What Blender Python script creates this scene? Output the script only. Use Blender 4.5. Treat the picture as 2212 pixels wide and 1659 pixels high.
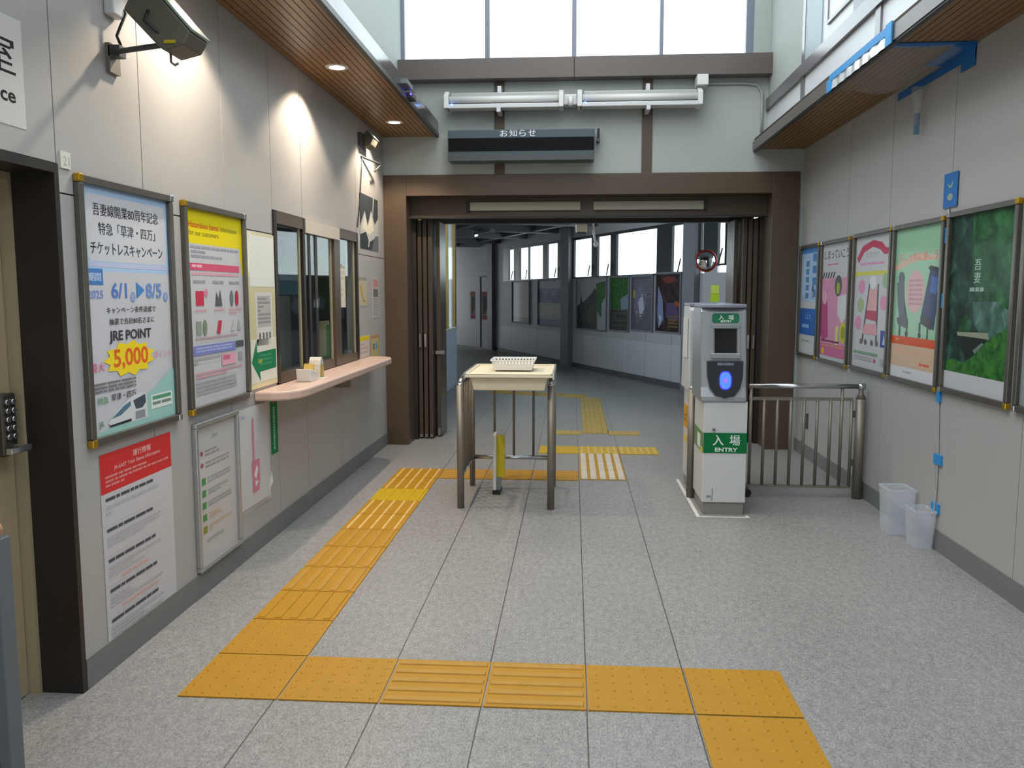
import bpy, bmesh, math, random
from mathutils import Vector, Matrix
random.seed(7)
PI = math.pi
sc = bpy.context.scene
COL = sc.collection
for b in list(bpy.data.objects): bpy.data.objects.remove(b)

# ------------------------------------------------------------------ materials
def lin(h):
    h = h.lstrip('#'); c = [int(h[i:i+2], 16)/255 for i in (0, 2, 4)]
    return tuple(x/12.92 if x <= .04045 else ((x+.055)/1.055)**2.4 for x in c)
MATS = {}
def mat(name, hexc, rough=.5, metal=0., coat=0., noise=0., scale=8., stretch=(1, 1, 1), bump=0., bscale=None,
        emis=None, estr=0., trans=0., alpha=1., ior=1.45, spec=.5, coat_rough=.03):
    if name in MATS: return MATS[name]
    m = bpy.data.materials.new(name); m.use_nodes = True
    nt = m.node_tree; N = nt.nodes; L = nt.links; p = N['Principled BSDF']
    c = lin(hexc)
    p.inputs['Base Color'].default_value = (*c, 1)
    p.inputs['Roughness'].default_value = rough; p.inputs['Metallic'].default_value = metal
    p.inputs['Coat Weight'].default_value = coat; p.inputs['Coat Roughness'].default_value = coat_rough
    p.inputs['IOR'].default_value = ior; p.inputs['Specular IOR Level'].default_value = spec
    p.inputs['Transmission Weight'].default_value = trans; p.inputs['Alpha'].default_value = alpha
    if emis:
        p.inputs['Emission Color'].default_value = (*lin(emis), 1); p.inputs['Emission Strength'].default_value = estr
    if noise or bump:
        tc = N.new('ShaderNodeTexCoord'); mp = N.new('ShaderNodeMapping'); mp.inputs['Scale'].default_value = stretch
        L.new(tc.outputs['Object'], mp.inputs['Vector'])
        nz = N.new('ShaderNodeTexNoise'); nz.inputs['Scale'].default_value = scale; nz.inputs['Detail'].default_value = 5
        L.new(mp.outputs['Vector'], nz.inputs['Vector'])
        if noise:
            mx = N.new('ShaderNodeMix'); mx.data_type = 'RGBA'
            mx.inputs['A'].default_value = (*[min(1, x*(1-noise)) for x in c], 1)
            mx.inputs['B'].default_value = (*[min(1, x*(1+noise)) for x in c], 1)
            L.new(nz.outputs['Fac'], mx.inputs['Factor']); L.new(mx.outputs['Result'], p.inputs['Base Color'])
        if bump:
            nb = nz
            if bscale:
                nb = N.new('ShaderNodeTexNoise'); nb.inputs['Scale'].default_value = bscale
                L.new(mp.outputs['Vector'], nb.inputs['Vector'])
            bp = N.new('ShaderNodeBump'); bp.inputs['Strength'].default_value = bump; bp.inputs['Distance'].default_value = .004
            L.new(nb.outputs['Fac'], bp.inputs['Height']); L.new(bp.outputs['Normal'], p.inputs['Normal'])
    MATS[name] = m
    return m
def foliage(name, cols, scale):
    m = bpy.data.materials.new(name); m.use_nodes = True; N = m.node_tree.nodes; L = m.node_tree.links; p = N['Principled BSDF']
    tc = N.new('ShaderNodeTexCoord'); nz = N.new('ShaderNodeTexNoise'); nz.inputs['Scale'].default_value = scale; nz.inputs['Detail'].default_value = 7; nz.inputs['Roughness'].default_value = .62; nz.inputs['Distortion'].default_value = .6
    L.new(tc.outputs['Object'], nz.inputs['Vector']); cr = N.new('ShaderNodeValToRGB'); L.new(nz.outputs['Fac'], cr.inputs[0])
    e = cr.color_ramp.elements
    while len(e) < len(cols): e.new(.5)
    for i, c in enumerate(cols): e[i].position = .30+.42*i/(len(cols)-1); e[i].color = (*lin(c), 1)
    L.new(cr.outputs[0], p.inputs['Base Color']); p.inputs['Roughness'].default_value = .5; p.inputs['Coat Weight'].default_value = .1; p.inputs['Specular IOR Level'].default_value = .1; p.inputs['Coat Roughness'].default_value = .06
    MATS['gloss_'+name] = m
foliage('leafy', ['#12281a', '#1f4a28', '#2f6438', '#4c8050'], 7)
foliage('shade', ['#101c1c', '#1a2e2a', '#28463a', '#4a6a66'], 8)
foliage('grass', ['#1a3e1e', '#285a28', '#3c7432', '#4c843c'], 18)
foliage('water', ['#1c3530', '#38584e', '#4c6e64', '#6c8c86'], 9)
foliage('rock', ['#22282c', '#33393c', '#4a4844', '#5a564e'], 9)
foliage('flowers', ['#4c4a58', '#6e6a80', '#8e8aa8', '#b4b2c8'], 14)
foliage('night', ['#1c181c', '#2c262c', '#4a3230', '#6a4a6a'], 8)
def ink(h):   return mat('print_'+h.lstrip('#'), h, .7, coat=.0, spec=.15)
def gloss(h): return mat('gloss_'+h.lstrip('#'), h, .5, coat=.14, coat_rough=.06, spec=.15)

WALL = mat('wall_panel', '#acaaa8', .55, noise=.03, scale=3)
WALLU = mat('upper_plaster', '#aab0ad', .8, noise=.03, scale=4)
SKIRT = mat('skirting_grey', '#757676', .6, noise=.06, scale=14)
BROWN = mat('brown_steel', '#534436', .38, noise=.05, scale=5)
BROWN2 = mat('brown_beam', '#5f5653', .3, noise=.04, scale=5)
DARKB = mat('dark_brown_jamb', '#2a2421', .45)
FASC = mat('fascia_metal', '#605c5c', .12, metal=.55)
FASCT = mat('fascia_trim', '#2e2c2b', .4)
WOOD = mat('soffit_wood', '#88633a', .38, noise=.28, scale=3.5, stretch=(14, .5, 4), bump=.15)
WHITEP = mat('white_panel', '#d7dade', .4)
RAILG = mat('rail_grey', '#7f7c80', .22, metal=.3)
STEEL = mat('stainless_steel', '#8b8479', .5, metal=.6, noise=.05, scale=30, stretch=(1, 1, .1))
STEELB = mat('stainless_bright', '#c9ccd0', .2, metal=.95)
ALU = mat('poster_frame_bronze', '#6a655e', .34, metal=.6)
BRASS = mat('brass_corner', '#c49a2c', .28, metal=.8)
SILVER = mat('silver_frame', '#b4b6b8', .3, metal=.7)
BEIGE = mat('beige_door', '#a4967a', .55, noise=.04, scale=5)
CREAM = mat('cream_plastic', '#e2d7bd', .42, noise=.03, scale=6)
WHITE = mat('white_enamel', '#cbccce', .35)
WHITE2 = mat('white_plastic', '#d8d8d6', .4)
BLACK = mat('black_plastic', '#17171a', .4)
DKGREY = mat('dark_grey', '#4b4d50', .45)
SIGNG = mat('sign_case_blue_grey', '#465259', .35)
PINKW = mat('counter_laminate', '#cfb2a4', .35, noise=.06, scale=6, stretch=(1, 3, 1))
def thin_glass(name, tint, refl, blur=0.):
    m = bpy.data.materials.new(name); m.use_nodes = True; N = m.node_tree.nodes; L = m.node_tree.links
    N.remove(N['Principled BSDF']); out = N['Material Output']
    tr = N.new('ShaderNodeBsdfTransparent'); tr.inputs[0].default_value = (*lin(tint), 1)
    gl = N.new('ShaderNodeBsdfGlossy'); gl.inputs['Roughness'].default_value = blur
    lw = N.new('ShaderNodeLayerWeight'); pw = N.new('ShaderNodeMath'); pw.operation = 'POWER'; pw.inputs[1].default_value = 5
    L.new(lw.outputs['Facing'], pw.inputs[0]); ad = N.new('ShaderNodeMath'); ad.operation = 'MULTIPLY_ADD'; ad.inputs[1].default_value = .5; ad.inputs[2].default_value = refl
    L.new(pw.outputs[0], ad.inputs[0])
    mx = N.new('ShaderNodeMixShader'); L.new(ad.outputs[0], mx.inputs[0]); L.new(tr.outputs[0], mx.inputs[1]); L.new(gl.outputs[0], mx.inputs[2]); L.new(mx.outputs[0], out.inputs[0])
    return m
GLASS = thin_glass('glass_clear', '#f2f6f6', .03, .02)
SHELLG = mat('reader_silver', '#a9adb3', .28, metal=.55)
READER = mat('reader_panel_dark', '#22252e', .25, coat=.5)
COR = mat('corridor_panel', '#b9b7ba', .55, noise=.03, scale=3)
CORLOW = mat('corridor_lower_panel', '#c6c6ca', .5, noise=.03, scale=3)
CORC = mat('corridor_column', '#807f88', .6)
CEIL = mat('corridor_ceiling', '#6a6b70', .7)
FRAMEB = mat('window_frame_dark', '#2c3136', .4)

def floor_mat():
    m = bpy.data.materials.new('granite_tile_floor'); m.use_nodes = True
    nt = m.node_tree; N = nt.nodes; L = nt.links; p = N['Principled BSDF']
    tc = N.new('ShaderNodeTexCoord'); sp = N.new('ShaderNodeSeparateXYZ'); L.new(tc.outputs['Object'], sp.inputs[0])
    def math_(op, a, b=None):
        n = N.new('ShaderNodeMath'); n.operation = op
        for i, v in enumerate((a, b)):
            if v is None: continue
            if isinstance(v, (int, float)): n.inputs[i].default_value = v
            else: L.new(v, n.inputs[i])
        return n.outputs[0]
    def line(src, off, per, w):
        t = math_('MODULO', math_('ADD', src, 100*per-off), per)
        d = math_('MINIMUM', t, math_('SUBTRACT', per, t))
        return math_('LESS_THAN', d, w)
    gx = line(sp.outputs['X'], .065, .398, .0026)
    g = math_('MULTIPLY', math_('MULTIPLY', gx, math_('LESS_THAN', sp.outputs['X'], .6)), math_('GREATER_THAN', sp.outputs['X'], -1.3))
    n1 = N.new('ShaderNodeTexNoise'); n1.inputs['Scale'].default_value = 150; n1.inputs['Detail'].default_value = 3
    n2 = N.new('ShaderNodeTexNoise'); n2.inputs['Scale'].default_value = 2.2; n2.inputs['Detail'].default_value = 4
    n3 = N.new('ShaderNodeTexNoise'); n3.inputs['Scale'].default_value = 38; n3.inputs['Detail'].default_value = 3
    mp = N.new('ShaderNodeMapping'); mp.inputs['Scale'].default_value = (1, .45, 1); L.new(tc.outputs['Object'], mp.inputs['Vector'])
    for n in (n1, n2, n3): L.new(mp.outputs['Vector'], n.inputs['Vector'])
    mix = math_('ADD', math_('MULTIPLY', n1.outputs['Fac'], .62), math_('ADD', math_('MULTIPLY', n2.outputs['Fac'], .10), math_('MULTIPLY', n3.outputs['Fac'], .28)))
    cr = N.new('ShaderNodeValToRGB')
    cr.color_ramp.elements[0].position = .33; cr.color_ramp.elements[0].color = (*lin('#6c6b6a'), 1)
    cr.color_ramp.elements[1].position = .67; cr.color_ramp.elements[1].color = (*lin('#aaa8a6'), 1)
    L.new(mix, cr.inputs[0])
    mx = N.new('ShaderNodeMix'); mx.data_type = 'RGBA'
    L.new(g, mx.inputs['Factor']); L.new(cr.outputs[0], mx.inputs['A']); mx.inputs['B'].default_value = (*lin('#474440'), 1)
    L.new(mx.outputs['Result'], p.inputs['Base Color'])
    p.inputs['Roughness'].default_value = .42
    bp = N.new('ShaderNodeBump'); bp.inputs['Strength'].default_value = .12; bp.inputs['Distance'].default_value = .002
    L.new(n1.outputs['Fac'], bp.inputs['Height']); L.new(bp.outputs['Normal'], p.inputs['Normal'])
    return m
FLOORM = floor_mat()

# ------------------------------------------------------------------ mesh builder
class MB:
    def __init__(s): s.v = []; s.f = []; s.m = []; s.sm = []; s.mats = []
    def mi(s, m):
        if m not in s.mats: s.mats.append(m)
        return s.mats.index(m)
    def face(s, idx, m, smooth=False): s.f.append(tuple(idx)); s.m.append(s.mi(m)); s.sm.append(smooth)
    def box(s, x0, x1, y0, y1, z0, z1, m):
        b = len(s.v)
        s.v += [Vector(p) for p in ((x0, y0, z0), (x1, y0, z0), (x1, y1, z0), (x0, y1, z0), (x0, y0, z1), (x1, y0, z1), (x1, y1, z1), (x0, y1, z1))]
        for q in ((3, 2, 1, 0), (4, 5, 6, 7), (0, 1, 5, 4), (1, 2, 6, 5), (2, 3, 7, 6), (3, 0, 4, 7)): s.face([b+i for i in q], m)
        return s
    def hexa(s, pts, m):
        """8 corners: bottom four (ccw from above) then top four"""
        b = len(s.v); s.v += [Vector(p) for p in pts]
        for q in ((3, 2, 1, 0), (4, 5, 6, 7), (0, 1, 5, 4), (1, 2, 6, 5), (2, 3, 7, 6), (3, 0, 4, 7)): s.face([b+i for i in q], m)
        return s
    def prism(s, poly, a, b, m, axis='z'):
        """poly: 2D points, extruded from a to b along axis"""
        def P(p, t): return {'z': (p[0], p[1], t), 'y': (p[0], t, p[1]), 'x': (t, p[0], p[1])}[axis]
        k = len(s.v); n = len(poly)
        s.v += [Vector(P(p, a)) for p in poly] + [Vector(P(p, b)) for p in poly]
        s.face([k+i for i in range(n)][::-1], m); s.face([k+n+i for i in range(n)], m)
        for i in range(n):
            j = (i+1) % n; s.face((k+i, k+j, k+n+j, k+n+i), m)
        return s
    def cyl(s, p0, p1, r0, m, r1=None, n=14, smooth=True):
        r1 = r0 if r1 is None else r1
        p0 = Vector(p0); p1 = Vector(p1); d = (p1-p0).normalized()
        a = d.orthogonal().normalized(); c = d.cross(a)
        k = len(s.v)
        for p, r in ((p0, r0), (p1, r1)):
            s.v += [p + (a*math.cos(2*PI*i/n) + c*math.sin(2*PI*i/n))*r for i in range(n)]
        for i in range(n):
            j = (i+1) % n; s.face((k+i, k+j, k+n+j, k+n+i), m, smooth)
        s.face([k+i for i in range(n)][::-1], m); s.face([k+n+i for i in range(n)], m)
        return s
    def tube(s, pts, r, m, n=8):
        pts = [Vector(p) for p in pts]; k = len(s.v); N_ = len(pts); prev = None
        for i, p in enumerate(pts):
            d = (pts[min(i+1, N_-1)]-pts[max(i-1, 0)]).normalized()
            a = d.orthogonal().normalized() if prev is None else (prev - d*prev.dot(d)).normalized()
            prev = a; c = d.cross(a)
            s.v += [p + (a*math.cos(2*PI*t/n) + c*math.sin(2*PI*t/n))*r for t in range(n)]
        for i in range(N_-1):
            for t in range(n):
                u = (t+1) % n; s.face((k+i*n+t, k+i*n+u, k+(i+1)*n+u, k+(i+1)*n+t), m, True)
        s.face([k+t for t in range(n)][::-1], m); s.face([k+(N_-1)*n+t for t in range(n)], m)
        return s
    def lathe(s, prof, c, m, n=20, axis=Vector((0, 0, 1)), caps=True):
        """prof: (r, h) pairs around axis through c"""
        axis = Vector(axis).normalized(); a = axis.orthogonal().normalized(); b2 = axis.cross(a); c = Vector(c); k = len(s.v)
        for r, h in prof:
            s.v += [c + axis*h + (a*math.cos(2*PI*i/n)+b2*math.sin(2*PI*i/n))*max(r, 1e-5) for i in range(n)]
        for q in range(len(prof)-1):
            for i in range(n):
                j = (i+1) % n; s.face((k+q*n+i, k+q*n+j, k+(q+1)*n+j, k+(q+1)*n+i), m, True)
        if caps: s.face([k+i for i in range(n)][::-1], m); s.face([k+(len(prof)-1)*n+i for i in range(n)], m)
        return s
    def poly(s, pts, m):
        k = len(s.v); s.v += [Vector(p) for p in pts]; s.face(range(k, k+len(pts)), m); return s
    def build(s, name, parent=None, loc=None, bevel=0., local=False, matrix=None):
        me = bpy.data.meshes.new(name)
        off = Vector((0, 0, 0))
        if loc is not None: off = Vector(loc)
        elif parent is not None and not local: off = parent.matrix_basis.translation.copy(); 
        if parent is not None and not local:
            q = parent
            off = Vector((0, 0, 0))
            while q is not None: off += q.location; q = q.parent
        me.from_pydata([tuple(v-off) for v in s.v], [], s.f)
        for m in s.mats: me.materials.append(m)
        for p, i, sm in zip(me.polygons, s.m, s.sm): p.material_index = i; p.use_smooth = sm
        me.validate(); me.update()
        o = bpy.data.objects.new(name, me); COL.objects.link(o)
        if parent is not None: o.parent = parent
        elif loc is not None: o.location = loc
        if matrix is not None: o.matrix_basis = matrix
        if bevel:
            bv = o.modifiers.new('bevel', 'BEVEL'); bv.width = bevel; bv.segments = 2; bv.limit_method = 'ANGLE'; bv.angle_limit = .6
        return o

def tag(o, label=None, cat=None, group=None, kind=None):
    for k, v in (('label', label), ('category', cat), ('group', group), ('kind', kind)):
        if v: o[k] = v
    return o
def thing(name, label, cat, loc=(0, 0, 0), group=None, matrix=None, kind=None):
    o = bpy.data.objects.new(name, None); COL.objects.link(o); o.empty_display_size = .1
    o.location = loc
    if matrix is not None: o.matrix_basis = matrix
    return tag(o, label, cat, group, kind)
def struct(mb, name, label, cat, loc=None, bevel=0.):
    return tag(mb.build(name, loc=loc, bevel=bevel), label, cat, None, 'structure')
def copy_tree(o, parent=None):
    c = o.copy(); COL.objects.link(c); c.parent = parent
    for ch in list(o.children): copy_tree(ch, c)
    return c

# wall frames: local X to the viewer's right, local Y up, local Z out of the wall
XL, XR, YF = -1.89, 2.21, 8.45
def mtx(X, Z, loc):
    X = Vector(X).normalized(); Z = Vector(Z).normalized(); Y = Z.cross(X)
    M = Matrix.Identity(4)
    for i in range(3): M[i][0], M[i][1], M[i][2], M[i][3] = X[i], Y[i], Z[i], loc[i]
    return M
def on_left(y, z, d=0.):  return mtx((0, 1, 0), (1, 0, 0), (XL+d, y, z))
def on_right(y, z, d=0.): return mtx((0, -1, 0), (-1, 0, 0), (XR-d, y, z))
def on_front(x, z, y=YF): return mtx((1, 0, 0), (0, -1, 0), (x, y, z))

# ------------------------------------------------------------------ printed sheets
_T = {}
def text_mesh(txt, bold):
    k = (txt, bold)
    if k not in _T:
        c = bpy.data.curves.new('t', 'FONT'); c.body = txt; c.resolution_u = 3; c.offset = .024 if bold else 0.
        o = bpy.data.objects.new('t', c); COL.objects.link(o)
        me = bpy.data.meshes.new_from_object(o.evaluated_get(bpy.context.evaluated_depsgraph_get()))
        vs = [(v.co.x, v.co.y) for v in me.vertices]; fs = [tuple(p.vertices) for p in me.polygons]
        bpy.data.objects.remove(o); bpy.data.curves.remove(c); bpy.data.meshes.remove(me)
        _T[k] = (vs, fs)
    return _T[k]
def draw(mb, w, h, ops, z0=.0, ink=ink, dz=.00012):
    """ops in sheet units: u 0..1 left to right, v 0..1 top to bottom"""
    z = z0
    P = lambda u, v: ((u-.5)*w, (.5-v)*h, z)
    for op in ops:
        z += dz; k = op[0]
        if k == 'r':
            _, u0, v0, u1, v1, c = op; mb.poly([P(u0, v1), P(u1, v1), P(u1, v0), P(u0, v0)], ink(c))
        elif k == 'p':
            pts = [P(*q) for q in op[1]]
            ar = sum(pts[i-1][0]*pts[i][1]-pts[i][0]*pts[i-1][1] for i in range(len(pts)))
            mb.poly(pts if ar > 0 else pts[::-1], ink(op[2]))
        elif k == 'e':
            _, u, v, ru, rv, c = op; mb.poly([P(u+ru*math.cos(2*PI*i/20), v-rv*math.sin(2*PI*i/20)) for i in range(20)], ink(c))
        elif k == 'star':
            _, u, v, ru, rv, n, c, inner = op
            ctr = P(u, v); pts = [P(u+ru*(1 if i % 2 else inner)*math.cos(PI*i/n), v-rv*(1 if i % 2 else inner)*math.sin(PI*i/n)) for i in range(2*n)]
            for i in range(2*n): mb.poly([ctr, pts[i], pts[(i+1) % (2*n)]], ink(c))
        elif k == 'lines':
            _, u0, v0, u1, v1, n, c = op; st = (v1-v0)/n
            for i in range(n):
                x = u0; y = v0+st*i
                while x < u1-.01:
                    l = min(random.uniform(.04, .16), u1-x); mb.poly([P(x, y+st*.55), P(x+l, y+st*.55), P(x+l, y), P(x, y)], ink(c)); x += l+.012
                    if random.random() < .08: break
        elif k == 't':
            _, u, v, size, txt, c = op[:6]
            al = op[6] if len(op) > 6 else 'c'; mw = op[7] if len(op) > 7 else None; bold = op[8] if len(op) > 8 else True
            cjk = any(ord(ch) > 0x2000 for ch in txt); vs, fs = text_mesh(txt, bold and not cjk)
            if not vs: continue
            xs = [p[0] for p in vs]; ys = [p[1] for p in vs]
            s = size*h/max(.66, max(ys)-min(ys)) if size else 1
            sx = s
            if mw: sx = min(s*1.3, mw*w/(max(xs)-min(xs)))
            cx = {'c': (min(xs)+max(xs))/2, 'l': min(xs), 'r': max(xs)}[al]; cy = (min(ys)+max(ys))/2
            ox, oy, _z = P(u, v)
            for q in ((-.016, 0., .016) if bold and cjk else (0.,)):   # heavier strokes for bold characters
                k0 = len(mb.v)
                mb.v += [Vector((ox+(x-cx+q)*sx, oy+(y-cy)*s, z)) for x, y in vs]
                for f in fs: mb.face([k0+i for i in f], ink(c))
                z += .00002
    return mb
def sheet(name, w, h, ops, base, parent=None, matrix=None, thick=.002, ink=ink, z0=0.):
    mb = MB(); mb.box(-w/2, w/2, -h/2, h/2, z0, z0+thick, ink(base)); draw(mb, w, h, ops, z0+thick, ink)
    return mb.build(name, parent=parent, local=True, matrix=matrix)

# ------------------------------------------------------------------ setting
# floor
CORP = [(-2.15, 8.55), (4.3, 8.55), (4.3, 8.65), (-2.2, 23.95), (-6.9, 31.6), (-9, 31.6)]
f = MB(); f.box(-4.1, 4.1, -3.2, 8.55, -.2, 0, FLOORM); f.prism(CORP, -.2, 0, FLOORM, 'z')
struct(f, 'floor', 'speckled grey stone tile floor running from the hall into the corridor', 'floor')

# left wall
w = MB(); G = .003
def panel_left(y0, y1, z0, z1): w.box(XL-.04, XL, y0+G, y1-G, z0+G, z1-G, WALL)
for a, b in ((-3, -2), (-2, -1.1), (-1.1, -.2), (-.2, .7), (.7, 1.6), (1.6, 2.03)): panel_left(a, b, 0, 1.917); panel_left(a, b, 1.917, 3.3)
panel_left(2.03, 3.026, 2.02, 3.3)
for a, b in ((3.026, 3.655), (3.655, 4.53), (4.53, 5.26)): panel_left(a, b, 0, 1.917); panel_left(a, b, 1.917, 3.3)
for a, b in ((5.26, 5.86), (5.86, 6.74), (6.74, 7.35)): panel_left(a, b, 0, .96); panel_left(a, b, 2.07, 3.3)
for a, b in ((7.35, 7.88), (7.88, 8.45)): panel_left(a, b, 0, 1.89); panel_left(a, b, 1.89, 3.3)
w.box(XL-.1, XL-.04, -3, 2.03, 0, 3.3, WALL); w.box(XL-.1, XL-.04, 2.03, 3.028, 2.021, 3.3, WALL)
w.box(XL-.1, XL-.04, 3.028, 5.26, 0, 3.3, WALL); w.box(XL-.1, XL-.04, 7.35, 8.45, 0, 3.3, WALL)
w.box(XL-.1, XL-.04, 5.26, 7.35, 0, .96, WALL); w.box(XL-.1, XL-.04, 5.26, 7.35, 2.07, 3.3, WALL)
struct(w, 'wall_left', 'light grey panelled wall on the left with the ticket window', 'wall')
w = MB(); w.box(XL-.01, XL+.008, -3, 2.05, 0, .125, SKIRT); w.box(XL-.01, XL+.008, 3.03, 8.44, 0, .125, SKIRT)
struct(w, 'baseboard_left', 'mid grey skirting strip along the foot of the left wall', 'skirting')

# right wall
w = MB()
for a, b in ((-3, -1.6), (-1.6, -.65), (-.65, .3), (.3, 1.3), (1.3, 2.3), (2.3, 3.3), (3.3, 4.262), (4.262, 5.2), (5.2, 6.162), (6.162, 7.073), (7.073, 8.0), (8.0, 8.45)):
    w.box(XR, XR+.04, a+G, b-G, G, 3.2, WALL)
w.box(XR+.04, XR+.1, -3, 8.45, 0, 3.2, WALL)
struct(w, 'wall_right', 'light grey panelled wall on the right behind the poster row', 'wall')
w = MB(); w.box(XR-.008, XR+.01, -3, 8.44, 0, .125, SKIRT)
struct(w, 'baseboard_right', 'mid grey skirting strip along the foot of the right wall', 'skirting')

# front wall over the doorway
w = MB(); w.box(-2.6, 3.7, YF, YF+.14, 2.70, 3.7, WALLU); w.box(-2.6, -1.895, YF+.02, YF+.14, 0, 2.7, WALLU); w.box(2.175, 3.7, YF+.001, YF+.14, 0, 2.7, WALLU)
w.box(-2.6, -1.70, YF, YF+.14, 3.7, 6.3, WALLU); w.box(1.70, 3.7, YF, YF+.14, 3.7, 6.3, WALLU); w.box(-1.7, 1.7, YF, YF+.14, 5.5, 6.3, WALLU)
struct(w, 'wall_front', 'pale plaster wall above the wide doorway', 'wall')
w = MB()
for x in (-.727, .707): w.box(x-.05, x+.05, YF-.012, YF+.02, 2.70, 3.6, BROWN)
struct(w, 'trim_1', 'pair of dark brown upright strips on the plaster above the doorway', 'trim')
w = MB(); w.box(-1.70, -.004, 8.30, YF+.02, 3.59, 3.782, BROWN2); w.box(.0, 1.853, 8.30, YF+.02, 3.59, 3.782, BROWN2); w.box(-.006, .002, 8.306, YF+.02, 3.592, 3.78, DARKB)
struct(w, 'trim_2', 'greyish brown beam under the high window', 'beam', bevel=.004)
# doorway surround
w = MB(); w.box(-1.889, -1.66, YF-.02, 8.75, 0, 2.71, BROWN); w.box(1.915, 2.175, YF-.02, 8.75, 0, 2.71, BROWN); w.box(-1.66, 1.915, YF-.02, 8.75, 2.506, 2.71, BROWN)
struct(w, 'trim_3', 'broad brown steel surround of the wide doorway', 'door frame', bevel=.004)
# transom in the doorway
w = MB(); w.box(-1.66, 1.915, 8.66, 8.78, 2.312, 2.506, BROWN); w.box(-1.66, 1.915, 8.60, 8.70, 2.300, 2.318, DARKB)
struct(w, 'trim_4', 'brown transom beam across the doorway above the folding doors', 'beam')
for i, (a, b) in enumerate(((-1.046, .072), (.20, 1.295))):
    t = thing('transom_light', ('left' if i == 0 else 'right')+' one of two pale bars of the lit transom above the doorway', 'light', ((a+b)/2, 8.64, 2.375), 'transom bars over the doorway')
    m = MB(); m.box(a, b, 8.625, 8.66, 2.375, 2.462, mat('transom_diffuser', '#a9a595', .5)); m.build('diffuser', t, bevel=.006)
    m = MB()
    e = a-.035 if i == 0 else b
    m.box(e, e+.035, 8.62, 8.66, 2.37, 2.467, BLACK); m.build('end_cap', t)

# high front window
wf = thing('window_1', 'large white bright window with three mullions above the beam', 'window', (0, YF, 3.78), kind='structure')
m = MB(); FR = mat('window_frame_blue_grey', '#7a808e', .4)
for a, b in ((-1.71, -1.664), (-.871, -.826), (-.026, .018), (.816, .851), (1.632, 1.70)): m.box(a, b, YF+.03, YF+.09, 3.78, 5.5, FR)
m.box(-1.71, 1.70, YF+.03, YF+.09, 5.44, 5.5, FR)
m.build('window_frame', wf)
for a, b in ((-1.664, -.871), (-.826, -.026), (.018, .816), (.851, 1.632)):
    m = MB(); m.box(a, b, YF+.055, YF+.06, 3.782, 5.44, GLASS); m.build('pane', wf)

# soffits with wooden slats and metal fascia
def soffit(x0, x1, z, n, name, label):
    m = MB(); st = (x1-x0)/n
    for seg in ((-3, -.7), (-.7, 1.6), (1.6, 3.9), (3.9, 6.2), (6.2, 8.44)):
        for i in range(n): m.box(x0+i*st+.003, x0+(i+1)*st-.003, seg[0]+.002, seg[1]-.002, z, z+.02, WOOD)
    m.box(x0, x1, -3, 8.44, z+.012, z+.10, mat('soffit_core', '#3a2a1d', .7))
    return struct(m, name, label, 'soffit')
soffit(XL, -1.345, 3.08, 12, 'trim_5', 'warm brown wooden slat soffit with downlights on the left')
soffit(1.73, XR, 2.92, 11, 'trim_6', 'dark brown wooden slat soffit over the poster row on the right')
m = MB(); m.box(-1.345, -1.33, -3, 8.44, 3.105, 3.222, FASC); m.box(-1.36, -1.325, -3, 8.44, 3.072, 3.106, FASCT); m.box(-1.72, -1.345, -3, 8.44, 3.18, 3.222, FASC)
struct(m, 'trim_7', 'glossy grey metal fascia along the edge of the left soffit', 'fascia')
m = MB(); m.box(1.715, 1.73, -3, 8.44, 2.905, 2.99, BROWN2); m.box(1.722, 1.75, -3, 8.44, 2.895, 2.906, FASCT); m.box(1.73, 1.88, -3, 8.44, 2.975, 2.985, BROWN2)
struct(m, 'trim_8', 'brownish grey metal fascia along the edge of the right soffit', 'fascia')

# upper side walls
w = MB(); w.box(-1.80, -1.70, -3, 8.45, 3.2, 4.5, WALLU)
for a in (-3, .3, 3.6, 6.9): w.box(-1.80, -1.70, a, a+.5, 4.5, 6.3, WALLU)
w.box(-1.80, -1.70, 7.4, 8.45, 4.5, 6.3, WALLU)
struct(w, 'wall_upper_left', 'pale grey upper wall above the left soffit', 'wall')
w = MB(); w.box(1.855, 1.95, -3, 8.45, 2.98, 3.9, WHITEP); w.box(1.85, 1.95, 7.24, 8.45, 3.38, 3.9, WALLU)
w.box(1.855, 1.95, 6.9, 8.45, 3.9, 6.3, WALLU)
for a in (-3, .3, 3.6): w.box(1.855, 1.95, a, a+.5, 3.9, 6.3, WALLU)
w.box(1.855, 1.95, -3, 6.9, 5.9, 6.3, WALLU)
struct(w, 'wall_upper_right', 'pale upper wall above the right soffit with white panels', 'wall')
m = MB(); m.box(1.825, 1.86, -3, 8.44, 3.282, 3.385, RAILG)
for y0, y1 in ((7.16, 7.24), (5.44, 5.53), (3.6, 3.69), (1.8, 1.88)): m.box(1.84, 1.86, y0, y1, 2.985, 3.9, RAILG)
m.box(1.845, 1.858, 6.71, 7.16, 3.385, 3.95, mat('blue_grey_panel', '#93a3ab', .4)); m.box(1.845, 1.858, 5.53, 5.98, 3.385, 3.95, mat('mauve_grey_panel', '#9496a0', .4))
struct(m, 'trim_9', 'grey metal rail and posts on the white panels above the right soffit', 'rail')
m = MB()
for a, b in ((6.0, 6.56), (4.0, 5.3), (2.0, 3.4)):
    m.box(1.838, 1.858, a, b, 3.50, 3.525, RAILG); m.box(1.838, 1.858, b-.02, b, 3.52, 3.95, RAILG); m.box(1.848, 1.856, a, b-.02, 3.525, 3.95, WHITEP)
struct(m, 'trim_10', 'white framed sash panels above the grey rail on the right', 'panel')

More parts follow.
